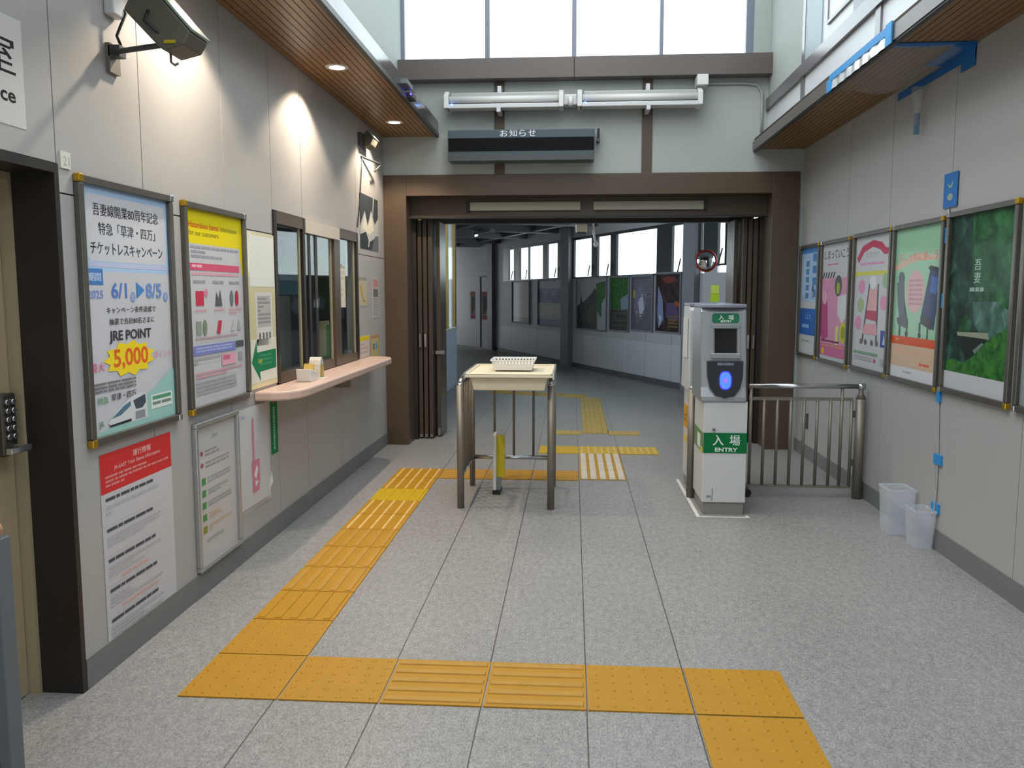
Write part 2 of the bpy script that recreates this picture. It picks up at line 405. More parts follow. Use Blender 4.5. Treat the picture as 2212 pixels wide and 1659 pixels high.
# rear wall behind the viewer, roof
w = MB(); w.box(-2, -.5, -3.1, -3, 0, 3.3, WALL); w.box(1.0, 2.31, -3.1, -3, 0, 3.3, WALL); w.box(-.5, 1.0, -3.1, -3, 2.1, 3.3, WALL); w.box(-2, 2.31, -3.1, -3, 3.3, 6.3, WALLU)
struct(w, 'wall_rear', 'light grey wall with the station entrance at the rear', 'wall')
w = MB(); w.box(-2, 3.7, -3.1, 8.6, 6.3, 6.4, WALLU); w.box(-1.99, -1.72, -3, 8.45, 3.3, 3.4, WALLU); w.box(1.95, 2.31, -3, 8.45, 3.2, 3.3, WALLU)
struct(w, 'ceiling', 'pale high ceiling of the hall', 'ceiling')

# ------------------------------------------------------------------ beige door at the left edge
d = thing('door_1', 'beige steel office door with keypad lock in a dark brown frame', 'door', (-2.0, 2.5, 0), kind='structure')
m = MB(); m.box(-2.05, -1.884, 3.0, 3.028, 0, 2.02, DARKB); m.box(-2.05, -1.884, 2.03, 2.06, 0, 2.02, DARKB); m.box(-2.05, -1.884, 2.06, 3.0, 1.985, 2.02, DARKB)
m.build('door_frame', d)
m = MB(); m.box(-2.10, -2.05, 2.985, 3.02, 0, 2.02, BEIGE); m.box(-2.10, -2.05, 2.04, 2.07, 0, 2.02, BEIGE); m.box(-2.1, -2.05, 2.07, 2.985, 1.96, 1.99, BEIGE)
m.build('door_stop', d)
m = MB(); m.box(-2.14, -2.092, 2.075, 2.978, .008, 1.955, BEIGE); lf = m.build('door_leaf', d)
m = MB(); m.box(-2.15, -2.142, 2.0, 3.03, 0, 2.1, DARKB); m.build('threshold_backing', d)
m = MB(); m.box(-2.09, -2.045, 2.868, 2.945, .955, 1.185, mat('lock_bronze', '#57534b', .35, metal=.7)); kp = m.build('keypad_lock', lf, bevel=.008)
m = MB()
for r in range(5):
    for c in range(2): m.cyl((-2.047, 2.89+c*.032, 1.155-r*.032), (-2.036, 2.89+c*.032, 1.155-r*.032), .0105, STEELB, n=10)
m.build('key_button', lf)
m = MB(); m.cyl((-2.05, 2.925, .985), (-2.0, 2.925, .985), .011, STEEL); m.box(-2.008, -1.985, 2.82, 2.935, .974, .998, STEELB); m.build('lever', lf, bevel=.004)
mb = MB(); mb.box(-.09, .09, -.09, .09, 0, .002, ink('#c9c9c4')); draw(mb, .18, .18, [('lines', .3, .1, .92, .9, 6, '#5c5c5c')], .002)
o = mb.build('door_notice', lf, local=True, matrix=Matrix.Translation(-(Vector(d.location))) @ mtx((0, 1, 0), (1, 0, 0), (-2.091, 2.835, 1.29)))

# sign above door
sheet_o = sheet('office_sign', .98, .36, [('t', .955, .36, .36, '事務室', '#2b2b2b', 'r', .9), ('t', .95, .72, .14, 'Office', '#2b2b2b', 'r', .6), ('r', 0, 0, 1, .015, '#cfd0d2')], '#cfccca', matrix=on_left(2.375, 2.29))
tag(sheet_o, 'white office sign with black characters above the beige door', 'sign')

# small number plate above the first poster
o = sheet('number_plate', .062, .062, [('t', .55, .55, .55, '21', '#9a9a98', 'c', .6, False)], '#d6d5d0', matrix=on_left(3.078, 2.04), thick=.006)
tag(o, 'small square white number plate above the left corner of the campaign poster', 'plate')

# ------------------------------------------------------------------ poster frames
def poster(name, label, M, w, h, ops, base, ink_=gloss, rail=.032, caps=True, fm=ALU, cat='poster'):
    t = thing(name, label, cat, matrix=M)
    m = MB(); D = .026
    m.box(-w/2, w/2, h/2-rail, h/2, 0, D, fm); m.box(-w/2, w/2, -h/2, -h/2+rail, 0, D, fm)
    m.box(-w/2, -w/2+rail, -h/2+rail, h/2-rail, 0, D, fm); m.box(w/2-rail, w/2, -h/2+rail, h/2-rail, 0, D, fm)
    m.build('poster_frame', t, local=True, bevel=.004)
    sheet('print', w-2*rail, h-2*rail, ops, base, t, ink=ink_, z0=.002, thick=.003)
    if caps:
        for sx, sy in ((-1, 1), (-1, -1), (1, 1), (1, -1)):
            m = MB(); x = sx*(w/2-.014); y = sy*(h/2-.014)
            m.box(x-.016, x+.016, y-.016, y+.016, .002, D+.004, BRASS if (sx < 0) == (M[1][0] > 0) else STEELB)
            m.build('corner_cap', t, local=True, bevel=.005)
    return t
W1 = '#c6c7ce'
ops1 = [('r', 0, 0, 1, .36, '#a9c6e6'), ('r', 0, 0, .05, .36, '#9fc4b8'), ('p', [(.07, .03), (.95, .03), (.97, .05), (.97, .27), (.95, .295), (.08, .295), (.05, .27), (.05, .05)], W1),
    ('r', 0, .335, 1, 1, W1), ('r', .05, .300, .97, .318, '#b9bfdd'),
    ('t', .5, .088, .05, '吾妻線開業80周年記念', '#26262c', 'c', .76), ('t', .5, .163, .05, '特急「草津・四万」', '#26262c', 'c', .66), ('t', .5, .243, .05, 'チケットレスキャンペーン', '#26262c', 'c', .84),
    ('r', .02, .325, .19, .39, '#4a7fc0'), ('t', .105, .358, .033, '期間', '#c8d8ee', 'c', .13), ('t', .105, .428, .034, '2025', '#7f93c8', 'c', .16),
    ('t', .36, .412, .066, '6/1', '#5b7fc4', 'c', .22), ('e', .515, .44, .03, .022, '#7f9bd0'), ('t', .515, .44, .024, '日', W1, 'c'), ('p', [(.56, .375), (.56, .445), (.66, .41)], '#4a86c4'),
    ('t', .78, .412, .066, '8/5', '#6f93d0', 'c', .22), ('e', .935, .44, .03, .022, '#7f9bd0'), ('t', .935, .44, .024, '火', W1, 'c'),
    ('t', .5, .493, .027, 'キャンペーン条件達成で', '#3a3a40', 'c', .62), ('t', .5, .54, .027, '抽選で合計80名さまに', '#3a3a40', 'c', .6),
    ('t', .47, .605, .055, 'JRE POINT', '#3c3c42', 'c', .7),
    ('star', .45, .70, .31, .078, 11, '#f0d628', .78), ('t', .085, .72, .036, '最大', '#e0709a', 'c', .15), ('t', .46, .70, .088, '5,000', '#e2632a', 'c', .46), ('t', .86, .70, .034, 'ポイント', '#e690b0', 'c', .24, False),
    ('lines', .03, .785, .5, .83, 3, '#77777c'), ('p', [(.62, .87), (.72, .855), (.82, .82), (.92, .79), (1, .775), (1, 1), (0, 1), (.2, .97), (.45, .95), (.56, .9)], '#9cc8c2'),
    ('t', .12, .857, .029, '特急', '#5f9a78', 'c', .17), ('t', .35, .853, .029, '草津・四万', '#33333a', 'c', .28),
    ('p', [(.16, .955), (.3, .90), (.44, .865), (.58, .855), (.62, .87), (.62, .975), (.45, .975), (.2, .972)], '#d2d6da'), ('p', [(.2, .94), (.34, .898), (.42, .885), (.42, .905), (.3, .935)], '#56798c'),
    ('p', [(.45, .885), (.6, .868), (.605, .905), (.56, .925), (.48, .925)], '#46545e'), ('r', .47, .935, .59, .97, '#8b9198'), ('p', [(.18, .965), (.42, .96), (.42, .972), (.18, .974)], '#30353a'),
    ('r', .67, .88, .96, .945, '#dbe6e2'), ('r', .69, .888, .94, .905, '#5a9a7a'), ('lines', .69, .915, .94, .94, 1, '#7d8a86'), ('t', .09, .955, .03, 'JR', '#6f9a80', 'c', .12)]
poster('campaign_poster', 'tall framed train campaign poster with 5,000 on a yellow starburst beside the door', on_left(3.502, 1.472), .757, 1.056, ops1, W1)
P = '#c4c4c8'
ops2 = [('r', 0, 0, 1, .17, '#e6d400'), ('p', [(0, .15), (.05, .15), (.03, .3), (0, .33)], '#e6d400'), ('p', [(.95, .15), (1, .15), (1, .33), (.97, .3)], '#e6d400'),
    ('t', .06, .075, .03, 'Hazardous Items', '#e0631c', 'l', .52), ('t', .60, .075, .026, 'Information', '#6d6a20', 'l', .34, False), ('t', .06, .115, .026, 'for our customers', '#5d5a18', 'l', .5, False),
    ('lines', .08, .18, .92, .25, 3, '#9b9aa6'), ('r', .05, .268, .93, .305, '#cf5674'), ('lines', .09, .276, .6, .3, 1, '#e8b6c4'), ('lines', .08, .315, .9, .34, 1, '#d79fb0'),
    ('lines', .1, .355, .3, .38, 1, '#9a9aa0'), ('lines', .42, .355, .62, .38, 1, '#9a9aa0'), ('lines', .72, .355, .92, .38, 1, '#9a9aa0'),
    ('r', .13, .41, .26, .485, '#c93452'), ('e', .3, .42, .03, .02, '#d9829a'), ('p', [(.45, .49), (.48, .41), (.51, .45), (.55, .40), (.58, .49)], '#5c5f64'), ('e', .76, .45, .035, .045, '#6d787c'), ('e', .86, .45, .035, .045, '#b8334e'),
    ('lines', .1, .505, .3, .52, 1, '#d5a3b2'), ('lines', .42, .505, .62, .52, 1, '#d5a3b2'), ('lines', .7, .505, .95, .54, 2, '#c9a3ae'),
    ('r', .12, .565, .2, .635, '#8c988c'), ('e', .26, .60, .035, .042, '#7c8a74'), ('p', [(.46, .635), (.5, .565), (.56, .57), (.52, .64)], '#c23a54'), ('p', [(.72, .63), (.78, .57), (.8, .63)], '#b9bcbc'), ('p', [(.84, .63), (.88, .57), (.92, .63)], '#a9acac'),
    ('lines', .1, .65, .85, .67, 1, '#b59aa4'), ('r', .04, .69, .8, .738, '#7f86c6'), ('lines', .1, .70, .75, .73, 2, '#aab0dc'), ('r', .8, .69, .96, .725, '#55575c'),
    ('lines', .06, .755, .5, .79, 2, '#a8a8ac'), ('r', .53, .752, .8, .815, '#dfa6ba'), ('r', .55, .76, .68, .785, '#cf6a8c'), ('r', .85, .755, .93, .8, '#9fa2a6'), ('lines', .08, .83, .92, .865, 2, '#cf98aa'), ('lines', .08, .875, .8, .95, 4, '#a4a8ac')]
poster('hazardous_items_poster', 'framed hazardous items notice with a bright yellow heading left of the ticket window', on_left(4.383, 1.47), .772, 1.05, ops2, P)

# red-headed paper notice
R = '#d23a38'
opsr = [('r', 0, .0, 1, .20, R), ('t', .56, .045, .034, '運行情報', '#ecc0bc', 'c', .3), ('t', .5, .088, .026, 'JR-EAST Train Status Information', '#e6a8a6', 'c', .9), ('lines', .06, .115, .95, .18, 3, '#df8a88')]
for i in range(5):
    y = .225+i*.155
    opsr += [('lines', .05, y, .7, y+.03, 1, '#55555a'), ('lines', .05, y+.04, .78, y+.1, 3 if i else 2, '#b4b3b8'), ('r', .0, y+.135, 1, y+.137, '#c6c3c4')]
    if i in (2, 3): opsr += [('lines', .2, y+.11, .7, y+.13, 1, '#d8a9a0')]
o = sheet('status_notice', .60, .82, opsr, '#c4c3c8', matrix=on_left(3.497, .49, .001), thick=.0015)
tag(o, 'white paper train status notice with a red heading under the campaign poster', 'notice')
# silver framed notice
opsn = [('t', .45, .10, .03, 'ご案内', '#66666a', 'c', .3, False)]
for i in range(2): opsn += [('e', .14, .2+i*.085, .035, .018, '#a05a60'), ('lines', .22, .185+i*.085, .82, .24+i*.085, 2, '#9a9598')]
for i in range(5): opsn += [('r', .12, .38+i*.088, .21, .43+i*.088, '#4c8a52' if i < 4 else '#8a8a3c'), ('lines', .26, .385+i*.088, .84, .435+i*.088, 2, '#9aa0a0' if i < 3 else '#c0a890')]
opsn += [('lines', .2, .83, .7, .87, 1, '#a8a6a8')]
poster('regulation_notice', 'silver framed notice with green bullet squares under the hazardous items notice', on_left(4.295, .515), .545, .765, opsn, '#bebcbc', rail=.024, caps=False, fm=SILVER, cat='notice')
# plastic pocket notice with pink bar
t = thing('pocket_notice', 'clear plastic pocket holding a paper with a thin pink bar and pink block', 'notice', matrix=on_left(4.815, .59))
mb = MB(); w_, h_ = .44, .585; n = 8
for i in range(n):   # gently curling sheet
    x0 = -w_/2+w_*i/n; x1 = x0+w_/n; z0 = .003+.012*(i/n)**2; z1 = .003+.012*((i+1)/n)**2
    mb.poly([(x0, -h_/2, z0+.006), (x1, -h_/2, z1+.006), (x1, h_/2, z1), (x0, h_/2, z0)], ink('#c2c2c4'))
draw(mb, w_, h_, [('lines', .06, .06, .2, .1, 2, '#8a90c0'), ('r', .44, .12, .49, .55, '#c95c80'), ('r', .4, .55, .66, .88, '#cc5078'), ('p', [(.45, .70), (.55, .60), (.60, .66), (.52, .75)], '#e8e2e6'), ('p', [(.5, .83), (.48, .76), (.6, .78)], '#e8e2e6'), ('lines', .65, .1, .9, .5, 5, '#c3c3c8')], .0125)
mb.build('paper', t, local=True)
m = MB(); m.box(-.235, .235, -.31, .30, .018, .0195, mat('clear_pocket', '#eef0f2', .15, alpha=.12)); m.poly([(.2, -.25, .02), (.262, -.22, .024), (.245, -.14, .02)], ink('#dcdcde')); m.build('pocket', t, local=True)
# green vertical sticker
o = sheet('green_sticker', .12, .385, [('r', .36, .22, .6, .93, '#9fc4ac'), ('lines', .4, .24, .56, .9, 14, '#3d8a60'), ('e', .5, .14, .16, .035, '#b8483c')], '#1f7a4c', matrix=on_left(5.182, .723))
tag(o, 'narrow green vertical sticker hanging below the counter end', 'sticker')
# cream board with sheets
t = thing('cream_notice_board', 'cream board between the yellow notice and the ticket window', 'notice board', matrix=on_left(5.033, 1.437))
m = MB(); m.box(-.222, .222, -.46, .47, 0, .008, mat('cream_board', '#d8cfa4', .25, coat=.4)); m.build('board', t, local=True, bevel=.003)
sheet('white_sheet', .40, .30, [], '#dfe2dc', t, matrix=Matrix.Translation((.01, .30, .008)), thick=.001)
sheet('printed_sheet', .27, .32, [('r', .08, .06, .9, .66, '#b3b0ae'), ('lines', .1, .1, .88, .62, 7, '#8f8c8c'), ('r', .14, .76, .24, .88, '#6a6a6c'), ('r', .36, .76, .46, .88, '#6a6a6c'), ('r', .56, .76, .66, .88, '#6a6a6c'), ('r', .76, .76, .86, .88, '#6a6a6c')], '#d3cfca', t, matrix=Matrix.Translation((.02, -.045, .008)), thick=.001)
sheet('arrow_sheet', .42, .26, [('p', [(0, .52), (.2, .02), (.22, .30), (.98, .28), (.98, .74), (.3, .76), (.34, 1.0)], '#1f7a52'), ('lines', .3, .36, .8, .66, 3, '#3f8e68'), ('r', .24, .46, .4, .56, '#8aa040')], '#d7d6cc', t, matrix=Matrix.Translation((.0, -.295, .008)), thick=.001)
# notices by the doorway
o = sheet('mountain_print', .70, .49, [('p', [(0, .6), (.25, .3), (.4, .55), (.6, .25), (.8, .5), (1, .35), (1, .7), (.5, .85), (0, .75)], '#b9bcb8'), ('p', [(.1, .62), (.28, .4), (.4, .58), (.6, .35), (.75, .6), (.5, .72)], '#dad6c6'), ('p', [(0, .75), (.3, .68), (.5, .9), (.7, 1), (0, 1)], '#3c4248'), ('p', [(.6, 1), (.8, .72), (1, .7), (1, 1)], '#6a7178'), ('p', [(.72, 0), (.78, 0), (.70, .35), (.66, .35)], '#aeb4a4'), ('p', [(.4, .95), (.48, .7), (.52, .7), (.46, .95)], '#c8c8c4')], '#41474d', matrix=on_left(7.828, 2.192))
tag(o, 'black and white mountain picture high on the wall near the doorway', 'picture')
o = sheet('route_map_notice', .32, .26, [('r', .0, .0, 1, .12, '#9a948c'), ('p', [(.2, .3), (.35, .25), (.6, .75), (.5, .8)], '#b99a4a'), ('r', .5, .78, .8, .86, '#b0904a')], '#bdb39b', matrix=on_left(7.52, 1.56))
tag(o, 'small beige map notice just right of the ticket window', 'notice')
o = sheet('tall_leaflet_notice', .25, .385, [('r', .1, .05, .9, .24, '#c08c90'), ('r', .12, .28, .88, .48, '#77746f'), ('lines', .1, .52, .9, .95, 7, '#a39e99')], '#b9b3ac', matrix=on_left(8.03, 1.502))
tag(o, 'tall notice with a pink heading close to the doorway frame', 'notice')
o = sheet('yellow_headed_notice', .38, .195, [('r', 0, 0, 1, .22, '#d8c22c'), ('lines', .1, .32, .9, .9, 3, '#b8a8a4')], '#c6bfba', matrix=on_left(7.55, 1.062))
tag(o, 'small notice with a yellow top strip above the counter end', 'notice')
o = sheet('orange_edged_notice', .35, .27, [('r', .08, .12, .92, .9, '#c2b47e'), ('r', .28, .3, .46, .52, '#66705e'), ('r', .6, .3, .78, .52, '#6e9ab0'), ('r', 0, .9, 1, 1, '#b98a4c')], '#b98f6c', matrix=on_left(7.96, 1.015))
tag(o, 'orange edged notice low on the wall beside the doorway frame', 'notice')

# ------------------------------------------------------------------ ticket window and counter
tw = thing('window_2', 'dark framed ticket window with sliding panes above the counter', 'window', (XL, 6.3, 1.0), kind='structure')
m = MB()
m.box(XL-.03, XL+.012, 5.262, 5.31, .97, 2.068, DARKB); m.box(XL-.03, XL+.012, 7.30, 7.348, .97, 2.068, DARKB)
m.box(XL-.08, XL+.012, 5.31, 5.83, 1.99, 2.068, BROWN); m.box(XL-.08, XL+.012, 6.74, 7.30, 1.99, 2.068, BROWN); m.box(XL-.08, XL+.006, 5.31, 7.30, .965, 1.03, BROWN)
m.box(XL-.03, XL+.012, 5.83, 5.875, .97, 2.068, DARKB); m.box(XL-.04, XL+.014, 6.60, 6.76, .97, 2.06, BROWN)
m.build('window_frame', tw)
m = MB(); m.box(XL-.08, XL+.02, 5.875, 6.74, 1.97, 2.066, mat('header_cream', '#c9c0b2', .45)); m.build('header_rail', tw)
for a, b in ((5.31, 5.83), (5.875, 6.60), (6.76, 7.30)):
    m = MB(); m.box(XL-.012, XL-.009, a, b, 1.03, 1.99, GLASS); m.build('pane', tw)
    m = MB(); m.box(XL-.02, XL-.004, b-.045, b-.02, 1.03, 1.99, mat('sash_cream', '#a09a80', .4)); m.build('sash_edge', tw)
m = MB(); m.box(XL-.025, XL-.006, 6.00, 6.05, 1.03, 1.97, DARKB); m.box(XL-.025, XL-.006, 6.15, 6.21, 1.03, 1.97, DARKB); m.build('sliding_stile', tw)
m = MB(); m.box(XL-.006, XL+.004, 6.165, 6.18, 1.44, 1.50, STEELB); m.box(XL-.006, XL+.004, 6.195, 6.208, 1.45, 1.51, STEELB); m.build('pull_handle', tw)
o = sheet('window_notice', .20, .34, [('r', .05, .0, .95, .06, '#b8b0a0'), ('lines', .1, .12, .9, .8, 5, '#cdc6b8')], '#dcd6c8', matrix=on_left(6.88, 1.60, -.008), thick=.001)
tag(o, 'cream paper taped inside the right pane of the ticket window', 'notice')
# office room behind the glass
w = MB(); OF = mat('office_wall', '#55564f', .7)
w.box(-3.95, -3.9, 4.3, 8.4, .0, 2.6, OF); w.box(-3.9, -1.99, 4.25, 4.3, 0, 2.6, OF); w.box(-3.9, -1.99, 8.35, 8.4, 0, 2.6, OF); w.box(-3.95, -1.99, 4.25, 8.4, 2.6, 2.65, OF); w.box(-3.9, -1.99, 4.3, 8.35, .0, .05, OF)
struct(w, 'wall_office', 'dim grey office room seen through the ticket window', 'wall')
o = sheet('office_reflection_panel', .56, .46, [('r', 0, .55, 1, .75, '#a9c3cc'), ('r', 0, .75, 1, 1, '#5f8894'), ('p', [(0, .5), (.3, .3), (.6, .45), (1, .35), (1, .58), (0, .58)], '#6f998e')], '#5d7f96', matrix=mtx((0, 1, 0), (1, 0, 0), (-2.32, 6.80, 1.765)), thick=.02)  # panel printed with the outdoor reflection that the left pane shows
tag(o, 'blue green panel painted as the reflection in the left pane of the ticket window', 'screen')
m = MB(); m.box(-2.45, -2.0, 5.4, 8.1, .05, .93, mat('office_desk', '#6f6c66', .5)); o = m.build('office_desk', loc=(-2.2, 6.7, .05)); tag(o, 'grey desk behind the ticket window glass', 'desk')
m = MB(); m.box(-.17, .17, -.13, .13, 0, .03, BLACK); m.box(-.03, .03, -.02, .02, .02, .12, BLACK); m.box(-.2, .2, -.03, .0, .1, .38, BLACK)
o = m.build('office_monitor', loc=(0, 0, 0)); o.matrix_basis = Matrix.Translation((-2.22, 7.6, .93)) @ Matrix.Rotation(1.2, 4, 'Z'); tag(o, 'black monitor on the desk behind the right pane', 'monitor')
o = sheet('office_leaflet_rack', .50, .36, [('r', .05, .1, .3, .9, '#c8b890'), ('r', .36, .1, .62, .9, '#58985a'), ('r', .68, .1, .94, .9, '#cf8a52'), ('r', 0, .8, 1, 1, '#4f8a4a')], '#b8b49a', matrix=mtx((0, 1, 0), (1, 0, 0), (-2.06, 6.95, 1.14)), thick=.02)
tag(o, 'rack of green and orange leaflets behind the ticket window glass', 'leaflet rack')
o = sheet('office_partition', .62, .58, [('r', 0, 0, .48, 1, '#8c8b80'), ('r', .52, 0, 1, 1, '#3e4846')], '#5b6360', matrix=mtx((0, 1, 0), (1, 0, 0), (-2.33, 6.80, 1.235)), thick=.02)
tag(o, 'grey green panel below the painted reflection behind the left pane', 'panel')

ct = thing('ticket_counter', 'pinkish laminate counter shelf below the ticket window', 'counter', (XL, 6.3, .93))
prof = [(XL, 4.86), (XL+.10, 4.87), (XL+.19, 4.92), (XL+.235, 5.02), (XL+.25, 5.15), (XL+.25, 7.55), (XL+.22, 7.66), (XL+.15, 7.73), (XL, 7.745)]
m = MB(); m.prism(prof, .905, .962, PINKW, 'z'); m.build('counter_top', ct, bevel=.012)
m = MB(); m.box(XL, XL+.13, 6.55, 6.58, .80, .905, STEEL); m.build('bracket', ct)
# objects on the counter
t = thing('leaflet_stand', 'small curved leaflet stand with a white and yellow arch on the counter', 'leaflet stand', (-1.76, 5.66, .962))
m = MB(); pts = []
for i in range(11):
    a = PI*i/10; pts.append((5.68-.045*math.cos(a), .962+.145*math.sin(a)**.8))
for i in range(10):
    (y0, z0), (y1, z1) = pts[i], pts[i+1]
    m.hexa([(-1.80, y0, z0), (-1.72, y0, z0), (-1.72, y1, z1), (-1.80, y1, z1), (-1.80, y0, z0+.003), (-1.72, y0, z0+.003), (-1.72, y1, z1+.003), (-1.80, y1, z1+.003)], ink('#d8cfc0' if i < 5 else ('#c8dce6' if i < 8 else '#d0b26a')))
m.build('arch', t)
m = MB(); m.box(-1.82, -1.70, 5.62, 5.74, .962, .968, WHITE2); m.build('foot', t)
t = thing('pen_tray', 'white plastic tray with a yellow card left of the leaflet stand', 'tray', (-1.77, 5.5, .962))
m = MB(); m.prism([(5.44, .962), (5.56, .962), (5.58, 1.02), (5.42, 1.05)], -1.82, -1.72, WHITE2, 'x'); m.build('tray_body', t, bevel=.006)
m = MB(); m.hexa([(-1.80, 5.52, 1.02), (-1.735, 5.52, 1.02), (-1.735, 5.55, 1.02), (-1.80, 5.55, 1.02), (-1.80, 5.54, 1.075), (-1.735, 5.54, 1.075), (-1.735, 5.545, 1.075), (-1.80, 5.545, 1.075)], ink('#cfae5c')); m.build('card', t)

# ------------------------------------------------------------------ wall cameras / housings and cabling
HOUS = mat('housing_grey', '#5d594e', .45); TEAL = mat('housing_lit_face', '#7f958c', .3)  # lit side face of the housings put into a paler teal
t = thing('wall_camera', 'large dark grey tilted housing on a bracket arm above the campaign poster', 'camera', (-1.62, 3.35, 2.52))
m = MB(); ol = [(-1.723, 2.629), (-1.698, 2.672), (-1.604, 2.705), (-1.459, 2.540), (-1.489, 2.494), (-1.573, 2.474), (-1.612, 2.512)]
ol = ol[::-1]
m.prism(ol, 3.24, 3.40, HOUS, 'y'); m.build('housing', t, bevel=.008)
m = MB(); m.hexa([(-1.602, 3.24, 2.706), (-1.457, 3.24, 2.541), (-1.457, 3.40, 2.541), (-1.602, 3.40, 2.706), (-1.596, 3.24, 2.712), (-1.450, 3.24, 2.547), (-1.450, 3.40, 2.547), (-1.596, 3.40, 2.712)], TEAL); m.build('lit_face', t)
m = MB(); m.box(-1.565, -1.52, 3.236, 3.24, 2.498, 2.51, ink('#b0a02c')); tag(m.build('label', t), 'yellow label')
m = MB(); m.cyl((XL+.03, 3.40, 2.515), (-1.60, 3.33, 2.52), .011, DKGREY); m.cyl((-1.60, 3.32, 2.515), (-1.60, 3.32, 2.575), .02, BLACK); m.build('arm', t)
m = MB(); m.box(XL, XL+.018, 3.40, 3.48, 2.44, 2.555, STEEL); m.box(XL+.012, XL+.06, 3.40, 3.45, 2.50, 2.545, DKGREY); m.build('wall_bracket', t)
m = MB(); m.tube([(-1.57, 3.3, 2.478), (-1.57, 3.3, 2.445), (-1.555, 3.3, 2.433), (-1.54, 3.3, 2.44)], .005, STEEL); m.build('hook', t)
m = MB(); m.tube([(-1.62, 3.235, 2.62), (-1.632, 3.225, 2.58), (-1.60, 3.235, 2.55), (-1.58, 3.25, 2.53)], .006, BLACK); m.build('cable', t)
t = thing('junction_box', 'small pale junction box with a black cable above the bracket arm', 'junction box', (XL, 3.46, 2.70))
m = MB(); m.box(XL, XL+.045, 3.40, 3.49, 2.665, 2.76, WHITE); m.build('box_body', t, bevel=.008)
m = MB(); m.tube([(XL+.03, 3.47, 2.72), (XL+.05, 3.485, 2.69), (XL+.04, 3.46, 2.64), (XL+.03, 3.44, 2.59), (XL+.04, 3.45, 2.555)], .006, BLACK); m.build('cable', t)
t = thing('wall_camera', 'small far dark housing on the left wall near the doorway corner', 'camera', (-1.84, 7.7, 2.9))
m = MB(); ol = [(-1.875, 2.925), (-1.83, 2.985), (-1.775, 2.915), (-1.80, 2.86), (-1.855, 2.835)][::-1]
m.prism([(a*1.0, b) for a, b in ol], 7.55, 7.75, HOUS, 'y'); m.build('housing', t, bevel=.006)
m = MB(); m.hexa([(-1.828, 7.55, 2.986), (-1.773, 7.55, 2.916), (-1.773, 7.75, 2.916), (-1.828, 7.75, 2.986), (-1.823, 7.55, 2.99), (-1.768, 7.55, 2.92), (-1.768, 7.75, 2.92), (-1.823, 7.75, 2.99)], TEAL); m.build('lit_face', t)
m = MB(); m.box(XL, XL+.03, 7.46, 7.56, 2.84, 2.95, DKGREY); m.build('wall_bracket', t)
t = thing('cable_bracket', 'thin dark bracket with a hanging cable below the far housing', 'bracket', (XL, 7.8, 2.75))
m = MB(); m.cyl((XL, 7.55, 2.755), (-1.80, 7.95, 2.745), .009, DKGREY); m.cyl((-1.80, 7.95, 2.745), (-1.835, 7.85, 2.665), .008, DKGREY); m.build('arm', t)
m = MB(); m.tube([(XL+.01, 7.56, 2.75), (XL+.008, 7.53, 2.6), (XL+.008, 7.46, 2.35), (XL+.008, 7.36, 2.12)], .005, DKGREY); m.build('cable', t)

# downlights in the left soffit
DL = [3.98, 5.845, 7.714]
dl0 = None
for i, y in enumerate(DL):
    lab = ['round white downlight in the left soffit nearest the viewer', 'round white downlight in the left soffit, larger of the two in view', 'round white downlight in the left soffit nearest the doorway'][i]
    if dl0 is None:
        t = dl0 = thing('downlight', lab, 'light', (-1.615, y, 3.08), 'soffit downlights')
        m = MB(); m.lathe([(.052, -.004), (.078, -.004), (.08, .0), (.08, .004), (.052, .004)], (0, 0, 0), WHITE2, 28, caps=False); tr_ = m.build('trim_ring', t, local=True)
        m = MB(); m.cyl((0, 0, -.003), (0, 0, .003), .066, mat('downlight_lens', '#fff4e0', .4, emis='#fff0d8', estr=14), n=28); m.build('lens', tr_, local=True)
    else:
        t = copy_tree(dl0); t.location = (-1.615, y, 3.08); tag(t, lab, 'light', 'soffit downlights')
t = thing('sensor_box', 'small grey sensor box with a violet light on the left fascia', 'sensor', (-1.325, 7.0, 3.12))
m = MB(); m.box(-1.33, -1.285, 6.86, 7.02, 3.10, 3.145, DKGREY); m.build('sensor_body', t, bevel=.005)
m = MB(); m.box(-1.33, -1.28, 6.60, 6.84, 3.15, 3.185, mat('sensor_plate', '#767b7c', .4)); m.build('plate', t)
m = MB(); m.cyl((-1.30, 6.86, 3.128), (-1.30, 6.852, 3.128), .008, mat('violet_led', '#4030ff', .3, emis='#5038ff', estr=9), n=12); m.build('indicator', t)

